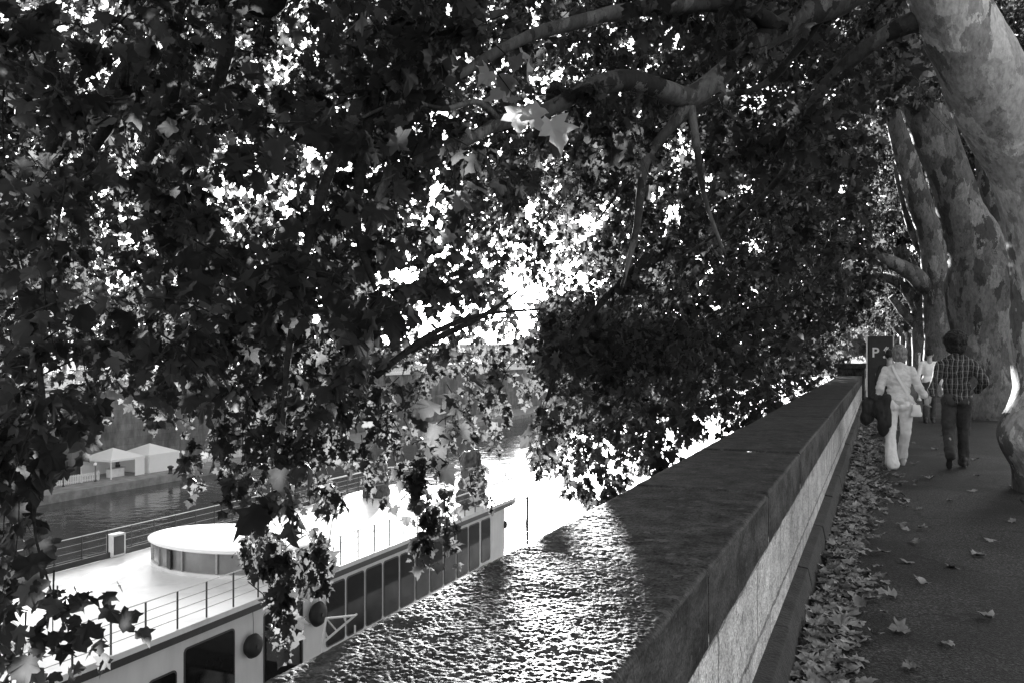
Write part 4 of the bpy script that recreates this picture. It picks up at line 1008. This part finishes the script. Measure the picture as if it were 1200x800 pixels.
def walker(label, loc, k=1.0, rz=0, woman=False, dark_top=None, group=None):
    """simple passer-by seen from behind, far down the path"""
    t = thing('person', label, 'person', loc, rz, group); t.scale = (k, k, k)
    hc = (0, .0, 1.61)
    bd = head(hc) + [('e', (0, 0, 1.25), (.15, .09, .2)), ('c', (-.15, 0, 1.4), (.15, 0, 1.4), .05, .05), ('e', (0, 0, .95), (.14, .1, .14))]
    for s in (-1, 1):
        bd += capchain([(s * .17, 0, 1.38), (s * .24, -.02, 1.1), (s * .25, .06, .88)], [.045, .04, .028]) + hand((s * .25, .06, .87), (0, .15, -1), s)
        bd += capchain([(s * .08, 0, .9), (s * .085, .06 * s + .03, .48), (s * .08, .14 * s, .08)], [.08, .055, .04])
    body = link_mesh('body', remesh(bd, .012, 3), 'skin', t, True)
    eyes(t, hc)
    tp = [('e', (0, 0, 1.25), (.175, .115, .22)), ('c', (-.15, 0, 1.39), (.15, 0, 1.39), .068, .068), ('e', (0, 0, 1.0), (.16, .12, .14))]
    for s in (-1, 1): tp += capchain([(s * .17, 0, 1.38), (s * .24, -.02, 1.1), (s * .247, .05, .93)], [.062, .054, .045])
    link_mesh('shirt', crumple(remesh(tp, .014, 3), .008, 9, 2), dark_top or 'linen', t, True)
    tr = [('e', (0, 0, .92), (.158, .118, .13))]
    for s in (-1, 1): tr += capchain([(s * .08, 0, .9), (s * .085, .06 * s + .03, .48), (s * .08, .14 * s, .09)], [.098, .07, .06])
    link_mesh('trousers', crumple(remesh(tr, .014, 3), .008, 9, 4), 'jeans', t, True)
    link_mesh('hair', crumple(remesh([('e', (0, -.02, 1.65), (.088, .105, .105))], .014, 2), .012, 22, 5), 'hair_dark', t, True)
    for s in (-1, 1): shoe(t, (s * .08, .14 * s - .07, 0), -s * .1, 0, .26, 'shoe')
    return t

# --- the woman in pale linen
wt = thing('person', 'woman with grey-blond hair in a pale linen suit walking away hand in hand', 'person', (0.235, 12.75, 0), 0, 'couple walking along the path')
hc = (0.012, .02, 1.535)
hx, hy, hz = .365, .10, .93
bd = head(hc, .98, .1) + [('e', (0, 0, 1.2), (.14, .085, .19)), ('c', (-.13, 0, 1.33), (.13, 0, 1.33), .045, .045), ('e', (0, 0, .9), (.15, .1, .13))]
bd += capchain([(-.165, 0, 1.32), (-.235, -.04, 1.07), (-.27, .04, .90)], [.042, .036, .025]) + hand((-.27, .045, .89), (-.05, .25, -1), -1, 1.0)
bd += capchain([(.165, 0, 1.32), (.25, -.02, 1.09), (.335, .075, .965)], [.042, .036, .025]) + hand((.338, .08, .962), (.15, .1, -1), 1, .9)
bd += capchain([(-.085, 0, .87), (-.098, -.02, .46), (-.078, -.14, .08)], [.08, .055, .035]) + capchain([(.085, 0, .87), (.085, .14, .48), (.055, .37, .11)], [.08, .055, .035])
link_mesh('body', remesh(bd, .009, 3), 'skin', wt, True)
eyes(wt, (hc[0], hc[1], hc[2]), .98)
jk = [('e', (0, 0, 1.2), (.168, .108, .2)), ('c', (-.14, 0, 1.305), (-.05, -.01, 1.375), .06, .05), ('c', (.14, 0, 1.305), (.05, -.01, 1.375), .06, .05), ('c', (-.12, 0, 1.29), (.12, 0, 1.29), .07, .07), ('e', (0, -.004, 1.04), (.146, .108, .13)), ('e', (0, -.01, .93), (.186, .138, .115)), ('c', (0, -.02, 1.37), (0, -.03, 1.41), .07, .062), ('x', (0, -.01, .865), (.31, .2, .05))]
jk += capchain([(-.16, 0, 1.32), (-.235, -.04, 1.07), (-.262, .02, .945)], [.064, .056, .05]) + capchain([(.16, 0, 1.32), (.25, -.02, 1.09), (.318, .055, .99)], [.064, .056, .05])
jm = remesh(jk, .009, 4); crumple(jm, .010, 9, 3, (1, 1, 1.6)); crumple(jm, .005, 26, 7, (1, 1, 1.8))
link_mesh('jacket', jm, 'linen_jacket', wt, True)
tr = [('e', (-.07, -.015, .875), (.108, .125, .12)), ('e', (.07, -.015, .875), (.108, .125, .12))]
tr += capchain([(-.088, 0, .86), (-.10, -.02, .46), (-.092, -.10, .2), (-.082, -.13, .07)], [.10, .07, .078, .096]) + capchain([(.088, 0, .86), (.085, .14, .48), (.065, .30, .24), (.055, .36, .13)], [.10, .073, .07, .078])
tm = remesh(tr, .009, 3); crumple(tm, .009, 8, 13, (1.6, 1.6, .6)); crumple(tm, .004, 24, 17, (1, 1, .7))
link_mesh('trousers', tm, 'linen', wt, True)
hm = remesh([('e', (hc[0], hc[1] - .025, hc[2] + .035), (.094, .108, .108)), ('e', (hc[0], hc[1] - .06, hc[2] - .035), (.082, .07, .085)), ('e', (hc[0] - .06, hc[1] - .02, hc[2] - .03), (.035, .06, .07)), ('e', (hc[0] + .06, hc[1] - .02, hc[2] - .03), (.035, .06, .07))], .010, 3)
crumple(hm, .010, 30, 8, (1, 1, .4)); link_mesh('hair', hm, 'hair_pale', wt, True)
shoe(wt, (-.08, -.185, .0), .08, .12, .235, 'pale_shoe'); shoe(wt, (.055, .33, .02), -.1, -.2, .235, 'pale_shoe')
wl0 = Vector((0.235, 12.75, 0))
# her coat, held over the left arm
cm = remesh([('e', (-.30, .0, .95), (.10, .10, .07)), ('e', (-.37, .02, .82), (.12, .09, .16)), ('e', (-.40, .02, .68), (.10, .07, .12)), ('e', (-.24, -.06, .80), (.09, .08, .18)), ('e', (-.20, -.09, .62), (.075, .06, .16)), ('e', (-.19, -.09, .52), (.06, .045, .08)), ('c', (-.15, -.08, .94), (-.16, -.1, .6), .045, .05)], .012, 3)
crumple(cm, .035, 6, 2, (1.3, 1.3, .5)); crumple(cm, .014, 16, 4, (1, 1, .4))
co = link_mesh('coat', cm, 'coat', None, True); co.location = wl0; tag(co, 'dark coat bundled over the left arm of the woman in linen', 'coat')
bg = thing('shoulder_bag', 'small white bag on a long diagonal strap at the hip of the woman', 'bag', tuple(wl0))
bm_ = remesh([('x', (.215, -.06, .79), (.10, .11, .16)), ('x', (.215, -.06, .73), (.13, .10, .05))], .010, 2); link_mesh('pouch', crumple(bm_, .01, 9, 4), 'canvas', bg, True)
sp_ = smooth_curve([(-.07, .0, 1.415), (-.075, -.075, 1.385), (-.03, -.128, 1.27), (.03, -.132, 1.16), (.095, -.132, 1.04), (.16, -.125, .94), (.205, -.08, .87)], 6)
sv = []; sf = []
for i, p in enumerate(sp_):
    for dx, dy in ((-.013, 0), (.013, 0), (.013, .006), (-.013, .006)): sv.append((p[0] + dx, p[1] + dy - .004, p[2] + dx * .6))
for i in range(len(sp_) - 1):
    for j in range(4): sf.append((i * 4 + j, i * 4 + (j + 1) % 4, i * 4 + 4 + (j + 1) % 4, i * 4 + 4 + j))
MB().add(sv, sf).build('strap', 'canvas', bg)

# --- the man in the plaid shirt
mt = thing('person', 'man with round black curly hair in dark plaid shirt and jeans walking away', 'person', (0.955, 13.0, 0), 0, 'couple walking along the path')
hc = (-.01, .03, 1.665)
bd = head(hc, 1.0, .1) + [('e', (0, 0, 1.3), (.165, .10, .21)), ('c', (-.16, 0, 1.40), (.16, 0, 1.40), .055, .055), ('e', (0, 0, .98), (.15, .105, .14))]
bd += capchain([(-.19, 0, 1.395), (-.27, -.03, 1.15), (-.325, -.10, .985)], [.052, .043, .03]) + hand((-.328, -.105, .98), (-.25, -.2, -1), -1, .9)
bd += capchain([(.19, 0, 1.395), (.325, -.12, 1.17), (.23, .10, 1.06)], [.052, .043, .03]) + hand((.23, .10, 1.06), (-.5, .7, -.6), 1, .9)
bd += capchain([(-.09, 0, .93), (-.095, .05, .50), (-.085, -.27, .21)], [.09, .06, .04]) + capchain([(.09, 0, .93), (.10, .14, .50), (.10, .2, .09)], [.09, .06, .04])
link_mesh('body', remesh(bd, .009, 3), 'skin', mt, True); eyes(mt, hc)
sh = [('e', (0, 0, 1.32), (.20, .128, .22)), ('c', (-.175, 0, 1.40), (-.06, -.01, 1.49), .07, .055), ('c', (.175, 0, 1.40), (.06, -.01, 1.49), .07, .055), ('c', (-.15, 0, 1.385), (.15, 0, 1.385), .08, .08), ('e', (0, -.005, 1.1), (.182, .132, .17)), ('e', (0, -.005, .96), (.185, .135, .11)), ('x', (0, -.005, .895), (.31, .2, .05)), ('c', (0, -.01, 1.5), (0, -.02, 1.53), .07, .064)]
sh += capchain([(-.195, 0, 1.395), (-.27, -.03, 1.15), (-.317, -.09, 1.01)], [.072, .062, .052]) + capchain([(.195, 0, 1.395), (.325, -.12, 1.17), (.25, .06, 1.06)], [.074, .066, .054])
sm = remesh(sh, .010, 4); crumple(sm, .012, 7, 23, (1, 1, 1.4)); crumple(sm, .005, 22, 27)
link_mesh('shirt', sm, 'plaid', mt, True)
tr = [('e', (-.07, -.01, .93), (.105, .125, .12)), ('e', (.07, -.01, .93), (.105, .125, .12))]
tr += capchain([(-.092, 0, .92), (-.095, .05, .50), (-.09, -.16, .28), (-.085, -.26, .20)], [.105, .078, .072, .068]) + capchain([(.092, 0, .92), (.10, .14, .50), (.10, .19, .2), (.10, .20, .07)], [.105, .08, .076, .078])
tm = remesh(tr, .010, 3); crumple(tm, .010, 8, 33, (1, 1, .8)); crumple(tm, .005, 22, 37, (1, 1, 1.2))
link_mesh('jeans', tm, 'jeans', mt, True)
hm = remesh([('e', (hc[0], hc[1] - .02, hc[2] + .065), (.142, .14, .128)), ('e', (hc[0], hc[1] - .05, hc[2] - .03), (.125, .095, .10))], .012, 2)
crumple(hm, .022, 16, 6); crumple(hm, .012, 50, 16); link_mesh('hair', hm, 'hair_dark', mt, True)
shoe(mt, (-.082, -.31, .03), .05, 1.15, .28, 'shoe'); shoe(mt, (.10, .13, 0), -.12, 0, .28, 'shoe')
walker('dark-haired passer-by half hidden behind the woman in linen', (0.17, 17.6, 0), .93, 0, dark_top='coat')
walker('distant passer-by in a white top between the couple', (1.02, 21.2, 0), .95, 0)

# ================================================================== LIGHT, SKY, CAMERA
w = bpy.data.worlds.new('World'); scene.world = w; w.use_nodes = True
nt = w.node_tree; bg_ = nt.nodes['Background']
sky = nt.nodes.new('ShaderNodeTexSky'); sky.sky_type = 'NISHITA'; sky.sun_disc = False
sky.sun_elevation = SUN_EL; sky.sun_rotation = math.atan2(SUN[0], SUN[1]); sky.air_density = 1.0; sky.dust_density = 1.2; sky.ozone_density = 1.0
bw = nt.nodes.new('ShaderNodeRGBToBW'); nt.links.new(sky.outputs[0], bw.inputs[0]); nt.links.new(bw.outputs[0], bg_.inputs['Color'])
bg_.inputs['Strength'].default_value = 0.15
sl = bpy.data.lights.new('sun', 'SUN'); sl.energy = 5.0; sl.angle = R(0.53); sl.color = (1, 1, 1)
so = bpy.data.objects.new('sun', sl); COL.objects.link(so); so.rotation_euler = Vector(SUN).to_track_quat('Z', 'Y').to_euler(); so.location = (0, 0, 60)
cam = bpy.data.cameras.new('camera'); co = bpy.data.objects.new('camera', cam); COL.objects.link(co); scene.camera = co
cam.sensor_width = 36; cam.lens = 36 * FPX / 1200; cam.clip_start = .05; cam.clip_end = 6000
cam.shift_y = (HOR - 400) / 1200
co.location = (0, 0, EYE); co.rotation_euler = (R(90), 0, YAW)
for k, t in enumerate(TREES):
    rebase(t, (bx[k], ROW[k], 0))
rebase(wall, (-0.8, 0, 0)) if False else None
vs = scene.view_settings; vs.view_transform = 'Standard'; vs.look = 'None'; vs.exposure = 2.85; vs.gamma = 1; vs.use_curve_mapping = False
scene.render.film_transparent = False
cy = scene.cycles; cy.max_bounces = 6; cy.diffuse_bounces = 4; cy.glossy_bounces = 3; cy.transmission_bounces = 3; cy.transparent_max_bounces = 4
cy.use_denoising = True; cy.denoiser = 'OPENIMAGEDENOISE'; cy.denoising_input_passes = 'RGB_ALBEDO_NORMAL'; cy.denoising_prefilter = 'ACCURATE'; cy.sample_clamp_indirect = 4; cy.caustics_reflective = False; cy.caustics_refractive = False
